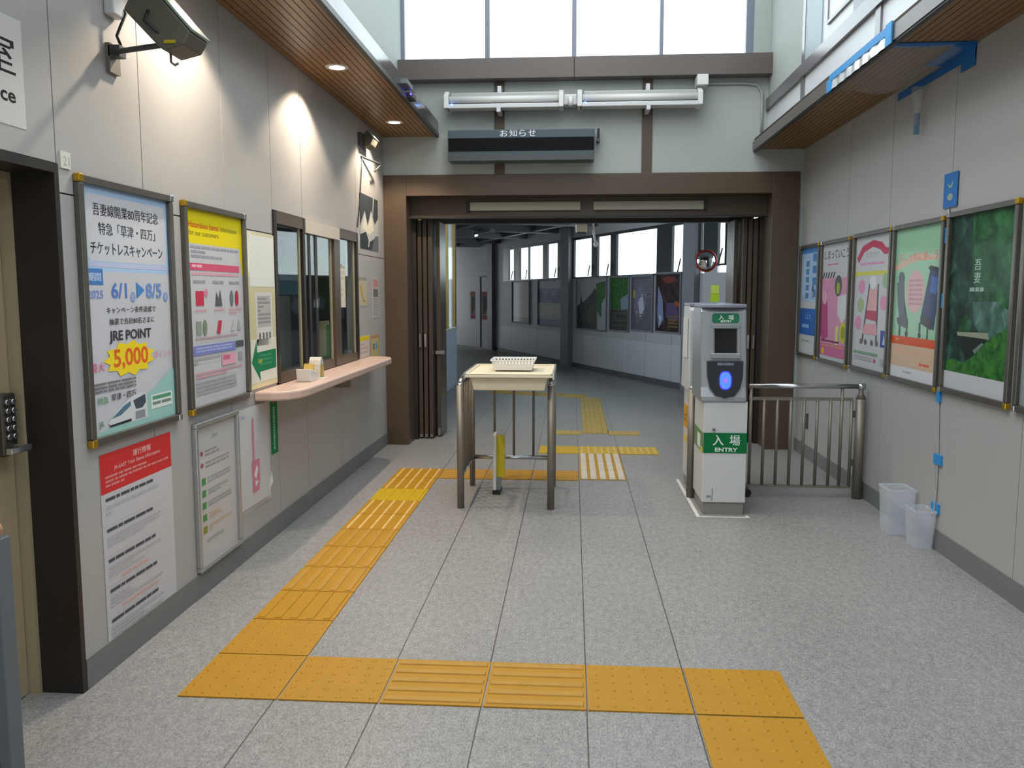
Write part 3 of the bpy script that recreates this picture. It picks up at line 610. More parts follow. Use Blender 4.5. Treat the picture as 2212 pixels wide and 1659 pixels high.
# ------------------------------------------------------------------ twin wall lamps above the doorway
def lamp(x0, x1, label):
    t = thing('tube_lamp', label, 'light', ((x0+x1)/2, 8.25, 3.36), 'pair of white tube lamps')
    m = MB(); m.box(x0+.06, x1-.04, 8.27, 8.40, 3.40, 3.455, mat('lamp_reflector', '#9fa09c', .35, metal=.4)); m.build('reflector', t, bevel=.006)
    m = MB(); m.cyl((x0+.05, 8.25, 3.385), (x1-.04, 8.25, 3.385), .032, WHITE2, n=20); m.build('tube', t)
    m = MB(); m.box(x0+.02, x1-.03, 8.22, 8.36, 3.30, 3.342, WHITE); m.build('lower_tray', t, bevel=.008)
    for e in (x0, x1-.045):
        m = MB(); m.prism([(8.20, 3.30), (8.42, 3.30), (8.42, 3.46), (8.28, 3.47), (8.20, 3.42)], e, e+.045, WHITE2, 'x'); m.build('end_bracket', t, bevel=.006)
    m = MB(); xm = x0+.46*(x1-x0) if x0 < -.5 else x0+.57*(x1-x0)
    m.box(xm-.018, xm+.018, 8.20, 8.44, 3.26, 3.30, WHITE); m.build('mounting_clip', t)
    m = MB(); m.box(xm-.018, xm+.018, 8.30, 8.44, 3.455, 3.52, WHITE); m.build('mounting_clip', t)
    m = MB(); m.cyl((x0+.075, 8.221, 3.335), (x0+.075, 8.212, 3.335), .009, mat('blue_led', '#60a0ff', .3, emis='#5a90ff', estr=10), n=12); m.build('indicator', t)
    return t
lamp(-1.24, -.10, 'left one of two long white tube lamps above the doorway')
lamp(.03, 1.20, 'right one of two long white tube lamps above the doorway')
t = thing('lamp_connector', 'white connector block joining the two tube lamps', 'connector', (-.035, 8.3, 3.35))
m = MB(); m.box(-.10, .03, 8.28, 8.44, 3.33, 3.43, WHITE); m.build('connector_body', t, bevel=.01)
m = MB(); m.cyl((-.035, 8.26, 3.315), (-.035, 8.26, 3.40), .022, WHITE2); m.build('joint', t)
t = thing('power_box', 'white square power box with conduit at the right end of the tube lamps', 'box', (1.2, 8.3, 3.53))
m = MB(); m.box(1.145, 1.25, 8.22, 8.44, 3.48, 3.58, WHITE2); m.build('box_body', t, bevel=.008)
m = MB(); m.tube([(1.25, 8.43, 3.535), (1.60, 8.43, 3.535), (1.74, 8.43, 3.52), (1.785, 8.43, 3.45), (1.79, 8.43, 3.30), (1.79, 8.43, 3.08)], .012, mat('conduit_grey', '#a3a8a4', .4)); m.build('conduit', t)

# information display
t = thing('information_display', 'long black display board with white characters above the doorway', 'display', (-.5, 8.3, 2.81))
m = MB(); m.box(-1.205, .195, 8.22, 8.44, 2.81, 3.098, SIGNG); m.build('display_case', t, bevel=.006)
m = MB(); m.box(-1.20, .19, 8.212, 8.222, 2.90, 3.02, mat('display_screen', '#0c0c0f', .6, spec=.15)); m.build('screen', t)
m = MB(); m.box(-1.205, .195, 8.205, 8.225, 2.808, 2.86, DKGREY); m.build('lower_rail', t)
mb = MB(); draw(mb, 1.4, .07, [('t', .385+i*.064, .5, .85, c, '#d8dde2', 'c', .05) for i, c in enumerate('お知らせ')], 0); mb.build('lettering', t, local=True, matrix=Matrix.Translation((-.505+.5, 8.217-8.3, 3.062-2.81)) @ mtx((1, 0, 0), (0, -1, 0), (0, 0, 0)))
t = thing('small_camera', 'small black camera hanging beside the display board', 'camera', (.235, 8.35, 3.0))
m = MB(); m.box(.225, .247, 8.34, 8.40, 3.02, 3.12, BLACK); m.build('camera_body', t, bevel=.004)
m = MB(); m.cyl((.236, 8.33, 3.01), (.236, 8.45, 3.01), .016, DKGREY); m.build('mount', t)

# ------------------------------------------------------------------ folding doors
FD = mat('folding_door', '#4a3e34', .3, noise=.04, scale=4)
def folding(name, label, xs, sgn):
    d = thing(name, label, 'door', (xs[0], 8.9, 0), kind='structure')
    for i, x in enumerate(xs):
        y0 = 8.80 if i < len(xs)-1 else 8.92
        m = MB(); m.box(x, x+.042, y0, y0+.42, .012, 2.30, FD); lf = m.build('door_leaf', d, bevel=.004)
        if i in (0, 1):
            m = MB(); m.box(x+.012, x+.030, y0-.02, y0, .98, 1.12, STEELB if i else STEEL); m.build('handle', lf)
        m = MB(); m.box(x+.008, x+.034, y0-.006, y0, .02, .10 if i == len(xs)-1 else .05, STEEL); m.build('floor_bolt', lf)
    return d
m = MB(); m.box(-1.66, -1.626, 8.752, 9.3, 0, 2.312, DARKB); m.box(1.876, 1.915, 8.752, 9.3, 0, 2.312, DARKB); m.box(-1.66, 1.915, 9.25, 9.35, 2.30, 3.02, DARKB)  # dark boxes added to stand in for shade in the gaps beside the doors
m.box(-2.0, -1.66, 8.76, 8.80, 0, 3.02, DARKB); m.box(1.915, 2.2, 8.76, 8.80, 0, 3.02, DARKB)
struct(m, 'trim_15', 'dark infill added for the shaded gaps around the folded doors', 'door frame')
dl = folding('door_2', 'stack of folded dark brown door leaves at the left of the doorway', [-1.62, -1.565, -1.51, -1.445], 1)
m = MB(); m.box(-1.455, -1.36, 8.90, 8.96, .90, .935, STEELB); m.build('latch_bar', dl)
folding('door_3', 'stack of folded dark brown door leaves at the right of the doorway', [1.83, 1.775, 1.72, 1.655], -1)

# ------------------------------------------------------------------ corridor beyond the doorway
K = -.4274; nrm = math.hypot(K, 1); RX = (-K/nrm, -1/nrm, 0); RZ = (-1/nrm, K/nrm, 0)
def on_back(s, z, d=0.):
    p = Vector((-.158, 18.221, z)) + Vector(RX)*s + Vector(RZ)*d
    return mtx(RX, RZ, p)
MB0 = on_back(0, 0)
def corr(m, name, label=None, cat=None, matrix=MB0, kind='structure', bevel=0.):
    o = m.build(name, local=True, matrix=matrix, bevel=bevel); return tag(o, label, cat, None, kind)
w = MB()
def cp(s0, s1, z0, z1, m): w.box(s0, s1, z0, z1, -.04, 0, m)
s = -5.35
while s < 9.6:
    cp(s+.004, s+.896, 0.004, .70, CORLOW); cp(s+.004, s+.896, .704, 1.85, COR); s += .9
w.box(-5.35, 9.6, 0, 1.845, -.05, -.01, COR)
for a, b in ((-5.35, -4.15), (-.12, .40), (4.92, 5.40), (5.50, 5.86), (6.10, 6.4), (9.2, 9.6)): cp(a, b, 1.85, 2.68, COR)
cp(-5.35, 9.6, 2.68, 3.3, COR)
corr(w, 'wall_back', 'angled grey panelled wall of the corridor with high windows and posters', 'wall')
def cwin(name, label, s0, s1, z0, z1, panes):
    t = thing(name, label, 'window', matrix=MB0, kind='structure')
    m = MB(); e = s0
    for a, b in panes:
        m.box(e, a, z0, z1, -.025, .02, FRAMEB); e = b
        m.box(a, b, z0, z0+.03, -.025, .02, FRAMEB); m.box(a, b, z1-.05, z1, -.025, .02, FRAMEB)
    m.box(e, s1, z0, z1, -.025, .02, FRAMEB)
    m.build('window_frame', t, local=True)
    for a, b in panes:
        m = MB(); m.box(a, b, z0+.03, z1-.05, -.012, -.008, GLASS); m.build('pane', t, local=True)
    for a, b in panes:
        if b-a < .9: m = MB(); m.cyl((b-.03, z0+.25, .04), (b-.12, z0+.04, .04), .012, BLACK, n=6); m.build('stay', t, local=True)
    return t
cwin('window_3', 'row of small bright corridor windows on the left beyond the doorway', -4.15, -.12, 1.845, 2.68, [(-3.71, -3.32), (-2.87, -2.26), (-2.22, -1.30), (-1.02, -.41)])
cwin('window_4', 'row of larger bright corridor windows right of the middle column', .40, 4.92, 1.845, 2.68, [(.50, 1.38), (1.66, 2.24), (2.49, 4.03), (4.54, 4.89)])
cwin('window_5', 'narrow bright corridor window next to the right folding doors', 5.40, 6.10, 1.95, 2.68, [(5.41, 5.49), (5.88, 6.07)])
cwin('window_7', 'corridor window row hidden behind the right jamb', 6.40, 9.20, 1.845, 2.68, [(6.46, 7.7), (7.8, 9.1)])
w = MB(); w.box(-5.34, 9.6, 0, .09, 0, .02, mat('corridor_skirt', '#5a5a5e', .6))
corr(w, 'baseboard_back', 'dark skirting along the angled corridor wall', 'skirting')
for i, (a, b, d, lab) in enumerate(((-5.28, -4.88, .10, 'dark grey corridor column beside the far red signs'), (.0, .42, .11, 'dark grey corridor column between the two window rows'), (5.02, 5.38, .10, 'grey corridor column behind the ticket reader'))):
    w = MB(); w.box(a, b, 0, 3.3, 0, d, CORC); corr(w, 'trim_%d' % (11+i), lab, 'column')
# far wall segment
FX = Vector((.529, -.849, 0)).normalized(); FZ = FX.cross(Vector((0, 0, 1)))
MF = mtx(FX, FZ, (-2.42, 23.7, 0))
w = MB(); w.box(-9, -.42, 0, 3.3, -.1, 0, COR); w.box(-.30, .6, 0, 3.3, -.1, 0, COR); w.box(-.42, -.30, 2.0, 3.3, -.1, 0, COR); w.box(-.42, -.3, 0, 2.0, -.1, -.05, DARKB); w.box(-.42, .3, 1.98, 2.02, 0, .02, CORC)
corr(w, 'wall_far', 'grey wall at the far end of the corridor', 'wall', MF)
for i, x in enumerate((-.89, -.30)):
    o = sheet('red_sign', .34 if i == 0 else .38, .80, [('r', .08, .02, .92, .14, '#b03a3a'), ('r', .2, .16, .9, .8, '#3b3634'), ('p', [(.6, .8), (.9, .55), (.9, .85)], '#b5a890'), ('r', .15, .84, .92, .97, '#b23248')], '#9a9896', matrix=MF @ Matrix.Translation((x if i == 0 else -.10, 1.185, .002)))
    tag(o, ('left' if i == 0 else 'right')+' one of two dark signs with red ends at the far end of the corridor', 'sign', 'red ended signs')
# ceiling of corridor
w = MB(); w.prism(CORP, 3.02, 3.12, CEIL, 'z')
struct(w, 'ceiling_corridor', 'dark ceiling of the corridor', 'ceiling')
w = MB()
for sy in (-6.5, -4.6, -2.6, -.6, 1.4, 3.4): w.box(sy, sy+.22, 2.84, 3.02, .0, 6.5, CEIL)
for dd in (.5, 2.2, 3.9): w.box(-8, 8, 2.86, 3.02, dd, dd+.12, CEIL)
corr(w, 'trim_14', 'dark beams under the corridor ceiling', 'beam')
LFX = mat('lit_tube', '#ffffff', .4, emis='#f4f8ff', estr=5)
for i, (s_, d_, lab) in enumerate(((-4.0, 1.7, 'first far corridor ceiling lamp in the row'), (-.4, 1.7, 'second corridor ceiling lamp above the middle window row'))):
    t = thing('ceiling_lamp', 'white tube lamp under the corridor ceiling, '+('farther' if i == 0 else 'nearer')+' of the two', 'light', matrix=MB0 @ Matrix.Translation((s_, 2.80, d_)), group='corridor ceiling lamps')
    m = MB(); m.box(-.6, .6, 0, .05, -.05, .05, mat('lamp_case', '#8b8d90', .4)); m.build('lamp_case', t, local=True)
    m = MB(); m.cyl((-.62, -.015, 0), (-.50, -.015, 0), .02, LFX, n=10); m.build('tube', t, local=True)
# left side of the corridor: low panel with glazing
lw = thing('window_6', 'glazed left corridor wall above a low bluish white panel', 'window', (-2.0, 11.5, 0), kind='structure')
m = MB(); m.box(-2.06, -1.97, 8.6, 14.3, 0, .94, mat('blue_white_panel', '#c3d0e4', .4)); m.build('low_panel', lw)
m = MB(); m.box(-2.07, -1.955, 8.6, 14.3, .94, .975, WHITE); m.build('sill', lw)
m = MB(); YM = mat('mullion_ochre', '#8a7034', .45)
for y in (9.5, 11.1, 12.7, 13.45, 14.25): m.box(-2.03, -1.985, y, y+.05, .975, 2.9, YM)
m.build('mullion', lw)
m = MB(); m.box(-2.01, -2.004, 8.6, 14.3, .975, 2.9, thin_glass('side_glass', '#dfe8ea', .06, .1)); m.build('pane', lw)
m = MB(); m.box(-2.08, -1.98, 8.6, 14.3, 2.9, 3.05, CORC); m.build('head', lw)
w = MB(); w.hexa([(-2.06, 14.3, 0), (-1.97, 14.3, 0), (-6.5, 26.5, 0), (-6.7, 26.5, 0), (-2.06, 14.3, 3.05), (-1.97, 14.3, 3.05), (-6.5, 26.5, 3.05), (-6.7, 26.5, 3.05)], COR)
struct(w, 'wall_corridor_left', 'grey wall hidden round the bend of the corridor', 'wall')
m = MB(); m.box(-1.93, -1.80, 11.6, 11.9, 0, .17, DKGREY); o = m.build('floor_box', loc=(-1.86, 11.75, 0), bevel=.01); tag(o, 'small dark grey box on the corridor floor by the bluish panel', 'box')

# corridor posters
def cposter(s0, s1, z0, z1, ops, base, label, name='corridor_poster', fm=CORC):
    w_, h_ = s1-s0, z1-z0
    t = thing(name, label, 'poster', matrix=on_back((s0+s1)/2, (z0+z1)/2, .001))
    m = MB(); r = .03
    m.box(-w_/2, w_/2, h_/2-r, h_/2, 0, .03, fm); m.box(-w_/2, w_/2, -h_/2, -h_/2+r, 0, .03, fm); m.box(-w_/2, -w_/2+r, -h_/2+r, h_/2-r, 0, .03, fm); m.box(w_/2-r, w_/2, -h_/2+r, h_/2-r, 0, .03, fm)
    m.build('poster_frame', t, local=True)
    sheet('print', w_-2*r, h_-2*r, ops, base, t, ink=gloss, z0=.004, thick=.004)
cposter(-3.46, -2.17, .80, 1.84, [('r', 0, .88, 1, 1, '#6a625e'), ('p', [(.6, 0), (.8, 0), (.7, .3)], '#b59a98'), ('lines', .1, .1, .6, .8, 9, '#a39c9e')], '#b1a4a2', 'pinkish grey framed poster, first on the angled corridor wall')
cposter(-1.62, -.16, .79, 1.86, [('r', 0, 0, 1, .2, '#b4b2c0'), ('r', 0, .18, 1, .5, '#7a84a0'), ('p', [(0, .25), (.15, .18), (.3, .4), (.5, .22), (.7, .4), (.9, .2), (1, .3), (1, .5), (0, .5)], '#4d5c84'), ('r', .04, .52, .46, .8, '#b8b4ac'), ('r', .54, .52, .96, .8, '#b8b4ac'), ('r', 0, .86, 1, 1, '#6c7090'), ('r', .49, .45, .51, .86, '#d2d2d4')], '#a9a9ae', 'wide poster of blue photographs left of the middle corridor column')
cposter(.64, 2.10, .80, 1.86, [('p', [(0, .55), (.25, .45), (.5, .3), (.62, .18), (.7, .3), (.7, 1), (0, 1)], 'rock'), ('p', [(.1, .5), (.14, .3), (.18, .5)], '#3a3e40'), ('p', [(.66, .1), (1, .05), (1, .7), (.8, .75), (.68, .6)], 'grass'), ('p', [(.84, .5), (1, .3), (1, 1), (.86, .95)], '#a2a8bc'), ('p', [(.3, .65), (.6, .5), (.66, .8), (.4, .9)], '#4c4a44')], '#a4a4a8', 'dark mountain poster with green foliage right of the middle column')
cposter(2.22, 3.04, .83, 1.86, [('r', 0, 0, 1, .6, 'grass'), ('p', [(.55, .4), (1, .3), (1, .58), (.6, .62)], '#8394a8'), ('r', 0, .62, 1, 1, 'rock'), ('lines', .1, .66, .9, .95, 6, '#5c5850')], '#55584a', 'bright green forest poster on the angled corridor wall')
cposter(3.12, 3.93, .87, 1.86, [('p', [(.1, .3), (.4, .1), (.7, .35), (.6, .7), (.3, .9), (.1, .6)], 'flowers'), ('p', [(.3, .5), (.5, .3), (.6, .6), (.4, .8)], '#c4c4d4'), ('lines', .08, .05, .92, .4, 8, '#7a7886'), ('lines', .1, .7, .9, .95, 5, '#6c6262'), ('r', .04, .25, .14, .4, '#b8a840')], '#66626e', 'lavender flower poster, second from the right on the corridor wall')
cposter(4.02, 4.86, .88, 1.89, [('r', 0, 0, 1, 1, 'night'), ('e', .5, .1, .25, .06, '#7a3a2c'), ('p', [(.05, .2), (.25, .45), (.3, .8), (.1, .95), (.02, .7)], '#8a90b4'), ('p', [(.1, .7), (.22, .75), (.15, .9)], '#c4ccdc'), ('p', [(.4, .5), (.8, .5), (.95, .75), (.7, .85), (.4, .75)], '#5c4a72'), ('e', .85, .52, .1, .05, '#9a5030'), ('lines', .5, .72, .9, .95, 4, '#7c6234')], '#2c262a', 'dark colourful night poster, rightmost on the corridor wall')
# mirror, hanging boxes
t = thing('round_mirror', 'round convex mirror with red rim above the ticket reader', 'mirror', (1.84, 11.95, 1.99))
m = MB(); m.lathe([(.135, 0), (.15, .01), (.155, .03), (.14, .04)], (1.84, 11.95, 1.99), mat('mirror_rim', '#a83c30', .4), 28, (-.15, -1, 0), caps=False); m.build('rim', t)
m = MB(); m.lathe([(.137, .02), (.12, .04), (.08, .055), (.03, .063), (.0, .064)], (1.84, 11.95, 1.99), mat('mirror_face', '#dfe2e6', .05, metal=1), 28, (-.15, -1, 0)); m.build('mirror_face', t)
m = MB(); m.cyl((1.84, 11.98, 1.99), (2.05, 12.6, 1.99), .02, DKGREY); m.build('arm', t)
t = thing('hanging_box', 'white box lamp hanging in the corridor near the middle column', 'lamp', (.09, 10.2, 2.3))
m = MB(); m.box(.03, .165, 10.15, 10.35, 2.27, 2.36, CREAM); m.build('box_body', t, bevel=.012)
m = MB(); m.box(.045, .15, 10.17, 10.33, 2.25, 2.27, DKGREY); m.build('lens', t)
m = MB(); m.cyl((.1, 10.25, 2.36), (.1, 10.25, 3.02), .012, WHITE); m.build('rod', t)
t = thing('hanging_bracket', 'white bent rod hanging in the corridor beside the box lamp', 'bracket', (.25, 10.2, 2.3))
m = MB(); m.tube([(.235, 10.2, 3.02), (.235, 10.2, 2.4), (.24, 10.2, 2.28), (.262, 10.2, 2.17), (.275, 10.2, 2.12)], .014, WHITE2); m.build('rod', t)
m = MB(); m.lathe([(.012, 0), (.03, .03), (.02, .07), (.0, .075)], (.27, 10.2, 2.09), WHITE2, 14); m.build('head', t)

# ------------------------------------------------------------------ tactile paving
YEL = mat('tactile_yellow', '#b18012', .5, noise=.10, scale=9); YEL2 = mat('tactile_yellow_worn', '#b38732', .5, noise=.14, scale=18)
YELB = mat('tactile_yellow_new', '#c6a20e', .45, noise=.05, scale=9); WORN = mat('tactile_worn_white', '#cfc5b6', .55, noise=.12, scale=20); YELD = mat('tactile_yellow_far', '#b89a4e', .55, noise=.10, scale=12)
OCH = mat('tactile_groove_ochre', '#b08a34', .6)
ORD = ['first', 'second', 'third', 'fourth', 'fifth', 'sixth', 'seventh', 'eighth', 'ninth', 'tenth', 'eleventh', 'twelfth']
PROTO = {}
def tile(x0, x1, y0, y1, kind, base, top, label, group):
    w_, d_ = round(x1-x0, 3), round(y1-y0, 3); key = (w_, d_, kind, base.name, top.name); z = .005
    if key in PROTO:
        o = PROTO[key].copy(); COL.objects.link(o); o.location = (x0, y0, .0005)
    else:
        m = MB(); e = .003
        m.box(e, w_-e, e, d_-e, 0, z, base)
        if kind == 'dots':
            n = 6
            for i in range(n):
                for j in range(max(2, round(n*d_/w_)) if d_ < w_*.9 else n):
                    nj = max(2, round(n*d_/w_)) if d_ < w_*.9 else n
                    cx, cy = w_*(i+.5)/n, d_*(j+.5)/nj; k = len(m.v)
                    for r, zz in ((.013, z), (.008, z+.0035)):
                        m.v += [Vector((cx+r*math.cos(PI*t/4), cy+r*math.sin(PI*t/4), zz)) for t in range(8)]
                    for t in range(8): m.face((k+t, k+(t+1) % 8, k+8+(t+1) % 8, k+8+t), top)
                    m.face([k+8+t for t in range(8)], top)
        else:
            n = 5
            L_ = w_ if kind == 'barsy' else d_
            for i in range(n):
                c = L_*(i+.5)/n; h = .026 if top is WORN else (.008 if top.name == 'tactile_bar_light' else .018)
                if kind == 'barsy': q = (c-h, c+h, .012, d_-.012)
                else: q = (.012, w_-.012, c-h, c+h)
                b = .003
                m.hexa([(q[0], q[2], z), (q[1], q[2], z), (q[1], q[3], z), (q[0], q[3], z), (q[0]+b, q[2]+b, z+.005), (q[1]-b, q[2]+b, z+.005), (q[1]-b, q[3]-b, z+.005), (q[0]+b, q[3]-b, z+.005)], top)
        o = m.build('tactile_tile', loc=None); o.location = (x0, y0, .0005)
        PROTO[key] = o
    tag(o, label, 'tactile tile', group)
xs = [-1.512, -1.117, -.722, -.327, .068, .466, .862]
kinds = ['dots', 'dots', 'barsx', 'barsx', 'dots', 'dots']
for i in range(6):
    tile(xs[i], xs[i]+.394, 3.0, 3.388, kinds[i], YEL, YEL if kinds[i] == 'dots' else YEL2, ORD[i]+' yellow tile from the left in the near cross strip'+(' with long bars' if kinds[i] == 'barsx' else ' with dots'), 'near cross strip of yellow tiles')
for i in range(2):
    tile(.466, .860, 3.0-.394*(i+1), 3.0-.394*i-.006, 'dots', YEL, YEL, ('yellow dotted tile joining the right end of the near cross strip' if i == 0 else 'yellow dotted tile cut by the bottom edge of the view'), 'near right strip of yellow tiles')
tile(-1.512, -1.118, 3.39, 3.775, 'dots', YEL, YEL, 'plain dotted yellow tile behind the near left corner tile', 'left strip of yellow tiles')
for i in range(9):
    y = 3.777+.386*i
    nb = i == 6
    tile(-1.512, -1.118, y, y+.384, 'barsy', YELB if nb else YEL, YELB if nb else (mat('tactile_bar_light', '#dfbb74', .5, noise=.12, scale=20) if i in (4, 5, 7, 8) else (YEL2 if i > 0 else YEL)), ('brighter lemon yellow bar tile in the left strip' if nb else ORD[i]+' barred yellow tile counting away from the viewer in the left strip'), 'left strip of yellow tiles')
for i in range(3):
    tile(-1.116+.394*i, -1.116+.394*(i+1)-.004, 6.88, 7.252, 'barsx', YEL, YEL2, ORD[i]+' orange tile from the left in the strip behind the cream stand', 'strip of orange tiles behind the stand')
for i in range(3):
    tile(.072, .462, 6.92+.377*i, 6.92+.377*(i+1)-.004, 'barsy', OCH, WORN, ORD[i]+' worn white barred tile counting towards the doorway', 'worn white tiles before the doorway')
for i in range(3):
    tile(-.318+.39*i, -.318+.39*(i+1)-.003, 8.06, 8.44, 'dots', YELB, YELB if i == 0 else mat('tactile_worn_top', '#d8bd84', .5), ORD[i]+' bright yellow dotted tile from the left across the threshold', 'yellow tiles across the threshold')
for i, x in enumerate((-.24, .40)):
    tile(x, x+.35, 9.16, 9.42, 'dots', YELD, mat('tactile_far_top', '#c0aa70', .5), ('left' if i == 0 else 'right')+' pale dotted tile just inside the corridor', 'pale tiles inside the corridor')
for i in range(8):
    tile(.125, .415, 9.3+.39*i if i else 9.26, 9.3+.39*(i+1)-.004, 'barsy', YELD, YELD, ORD[i]+' dull yellow tile leading down the corridor', 'corridor strip of dull yellow tiles')
for i in range(4):
    a = Matrix.Translation((.13-.37*i, 12.42+.14*i+.0, .0005)) @ Matrix.Rotation(math.radians(158), 4, 'Z')
    m = MB(); m.box(0, .36, -.36, -.0, 0, .005, YELD)
    for j in range(5): m.box(.012, .348, -.34+.07*j, -.31+.07*j, .005, .009, YELD)
    o = m.build('tactile_tile', matrix=a); tag(o, ORD[i]+' dull yellow tile after the bend of the corridor strip', 'tactile tile', 'bent corridor strip of dull yellow tiles')

# ------------------------------------------------------------------ cream stand with stainless railing
t = thing('ticket_stand', 'stainless railing stand carrying a cream tray in the middle of the hall', 'stand', (-.47, 6.3, 0))
PX = (-.797, -.146)
for x in PX:
    m = MB(); m.cyl((x, 5.94, 0), (x, 5.94, .895), .026, STEEL, n=18); m.lathe([(.026, 0), (.02, .012), (.0, .016)], (x, 5.94, .895), STEELB, 14); m.build('post', t)
    m = MB(); m.cyl((x, 6.66, 0), (x, 6.66, .93), .022, STEEL, n=18); m.build('post', t)
    m = MB(); m.tube([(x, 5.94, .905), (x, 6.0, .925), (x, 6.1, .935), (x, 6.66, .935)], .018, STEELB, 10); m.build('top_rail', t)
    m = MB(); m.cyl((x, 5.94, .225), (x, 6.66, .225), .012, STEELB, n=10); m.build('lower_rail', t)
    if x < -.5:
        for i in range(7):
            y = 5.94+.72*(i+1)/8; m = MB(); m.cyl((x, y, .225), (x, y, .93), .009, STEEL, n=8); m.build('bar', t)
for x in (-.616, -.461, -.304):
    m = MB(); m.cyl((x, 6.66, .235), (x, 6.66, .93), .0105, STEEL, n=10); m.build('bar', t)
m = MB(); m.cyl((PX[0], 6.66, .235), (PX[1], 6.66, .235), .017, STEELB, n=12); m.build('lower_rail', t)
m = MB(); m.cyl((PX[0], 6.66, .93), (PX[1], 6.66, .93), .016, STEELB, n=12); m.build('top_rail', t)
m = MB(); X0, X1, Y0, Y1 = -.745, -.135, 5.80, 6.62; i_ = .055
m.hexa([(X0+i_, Y0+.05, .868), (X1-i_, Y0+.05, .868), (X1-i_, Y1-.05, .868), (X0+i_, Y1-.05, .868), (X0+.035, Y0+.03, .962), (X1-.035, Y0+.03, .962), (X1-.035, Y1-.03, .962), (X0+.035, Y1-.03, .962)], CREAM)
tb = m.build('tray_tub', t, bevel=.008)
m = MB(); m.box(X0, X1, Y0, Y1, .962, .982, CREAM)
for q in ((X0, X1, Y0, Y0+.018), (X0, X1, Y1-.018, Y1), (X0, X0+.018, Y0, Y1), (X1-.018, X1, Y0, Y1)): m.box(*q, .982, .992, CREAM)
m.build('tray_top', t, bevel=.005)
m = MB()
for x in (X0-.012, X1): m.box(x, x+.012, 5.82, 6.6, .95, .995, SILVER)
m.build('side_trim', t)
t = thing('basket', 'white plastic basket with slots lying on the cream tray', 'basket', (-.43, 6.2, .992))
def basket(x0, x1, y0, y1, z0, z1):
    m = MB(); ti = .018; th = .004
    def ring(za, zb, ia, ib):
        pass
    bx0, bx1, by0, by1 = x0+ti, x1-ti, y0+ti, y1-ti
    m.box(bx0, bx1, by0, by1, z0, z0+.004, WHITE2)
    for (a0, a1, b0, b1) in (((bx0, by0), (bx1, by0), (x0, y0), (x1, y0)), ((bx1, by0), (bx1, by1), (x1, y0), (x1, y1)), ((bx1, by1), (bx0, by1), (x1, y1), (x0, y1)), ((bx0, by1), (bx0, by0), (x0, y1), (x0, y0))):
        n = 13
        zl, zh = z0+.62*(z1-z0), z0+.88*(z1-z0)
        def pt(s, z):
            f_ = (z-z0)/(z1-z0); A = Vector((*a0, 0)).lerp(Vector((*a1, 0)), s); B = Vector((*b0, 0)).lerp(Vector((*b1, 0)), s); p = A.lerp(B, f_); return (p.x, p.y, z)
        def slab(s0, s1, za, zb): m.poly([pt(s0, za), pt(s1, za), pt(s1, zb), pt(s0, zb)], WHITE2)
        slab(0, 1, z0, zl); slab(0, 1, zh, z1)
        for i in range(n+1):
            c = i/n; slab(max(0, c-.022), min(1, c+.022), zl, zh)
    o = m.build('basket_body', t); sd = o.modifiers.new('solid', 'SOLIDIFY'); sd.thickness = .004
    m = MB()
    for q in ((x0-.008, x1+.008, y0-.008, y0), (x0-.008, x1+.008, y1, y1+.008), (x0-.008, x0, y0, y1), (x1, x1+.008, y0, y1)): m.box(*q, z1-.006, z1+.004, WHITE2)
    m.build('rim', t)
basket(-.582, -.272, 6.04, 6.32, .992, 1.066)
t = thing('yellow_board_stand', 'narrow white board stand with a yellow panel inside the railing stand', 'sign stand', (-.55, 6.42, 0))
m = MB(); m.box(-.603, -.577, 6.36, 6.50, .03, .47, WHITE2); m.build('white_edge', t, bevel=.006)
m = MB(); m.box(-.577, -.515, 6.40, 6.43, .13, .455, mat('sign_yellow', '#c9b81e', .45)); m.build('yellow_panel', t)
m = MB(); m.box(-.577, -.545, 6.385, 6.44, .03, .13, mat('stand_lower_grey', '#7e8684', .5)); m.build('lower_block', t)
m = MB(); m.box(-.606, -.545, 6.35, 6.375, .0, .032, BLACK); m.box(-.606, -.545, 6.485, 6.51, .0, .032, BLACK); m.build('foot', t)

# ------------------------------------------------------------------ ticket readers
def reader(name, label, x0, x1, yf, s):
    """column seen from its front face at y = yf; s=+1 faces the viewer"""
    t = thing(name, label, 'ticket reader', ((x0+x1)/2, yf+s*.2, 0))
    Y = lambda a: yf+s*a
    def bx(m, xa, xb, a, b, z0, z1, mt): m.box(xa, xb, min(Y(a), Y(b)), max(Y(a), Y(b)), z0, z1, mt)
    m = MB(); bx(m, x0+.012, x1-.012, .012, .42, 0, .088, mat('plinth_grey', '#84827f', .5)); m.build('plinth', t)
    m = MB(); bx(m, x0, x1, 0, .44, .088, .80, WHITE); m.build('cabinet', t, bevel=.006)
    hx0, hx1 = x0-.026, x1-.012
    prof = [(Y(-.012), .80), (Y(-.012), .835), (Y(.012), .90), (Y(.03), 1.09), (Y(.075), 1.42), (Y(.10), 1.452), (Y(.40), 1.452), (Y(.44), 1.42), (Y(.44), .80)]
    if s < 0: prof = prof[::-1]
    m = MB(); m.prism(prof, hx0, hx1, SHELLG if s > 0 else WHITE, 'x'); hd = m.build('reader_head', t, bevel=.010)
    arc = [(hx0+(hx1-hx0)*i/12, Y(.075-.03*math.sin(PI*i/12))) for i in range(13)] + [(hx1, Y(.42)), (hx0, Y(.42))]
    if s < 0: arc = arc[::-1]
    m = MB(); m.prism(arc, 1.447, 1.472, mat('reader_cap', '#8d90a0', .3), 'z'); m.build('top_cap', t, bevel=.006)
    return t, hd, hx0, hx1
t, hd, hx0, hx1 = reader('entry_reader', 'white and silver entry ticket reader with a glowing blue oval', .915, 1.214, 5.87, 1)
base = Vector(t.location)
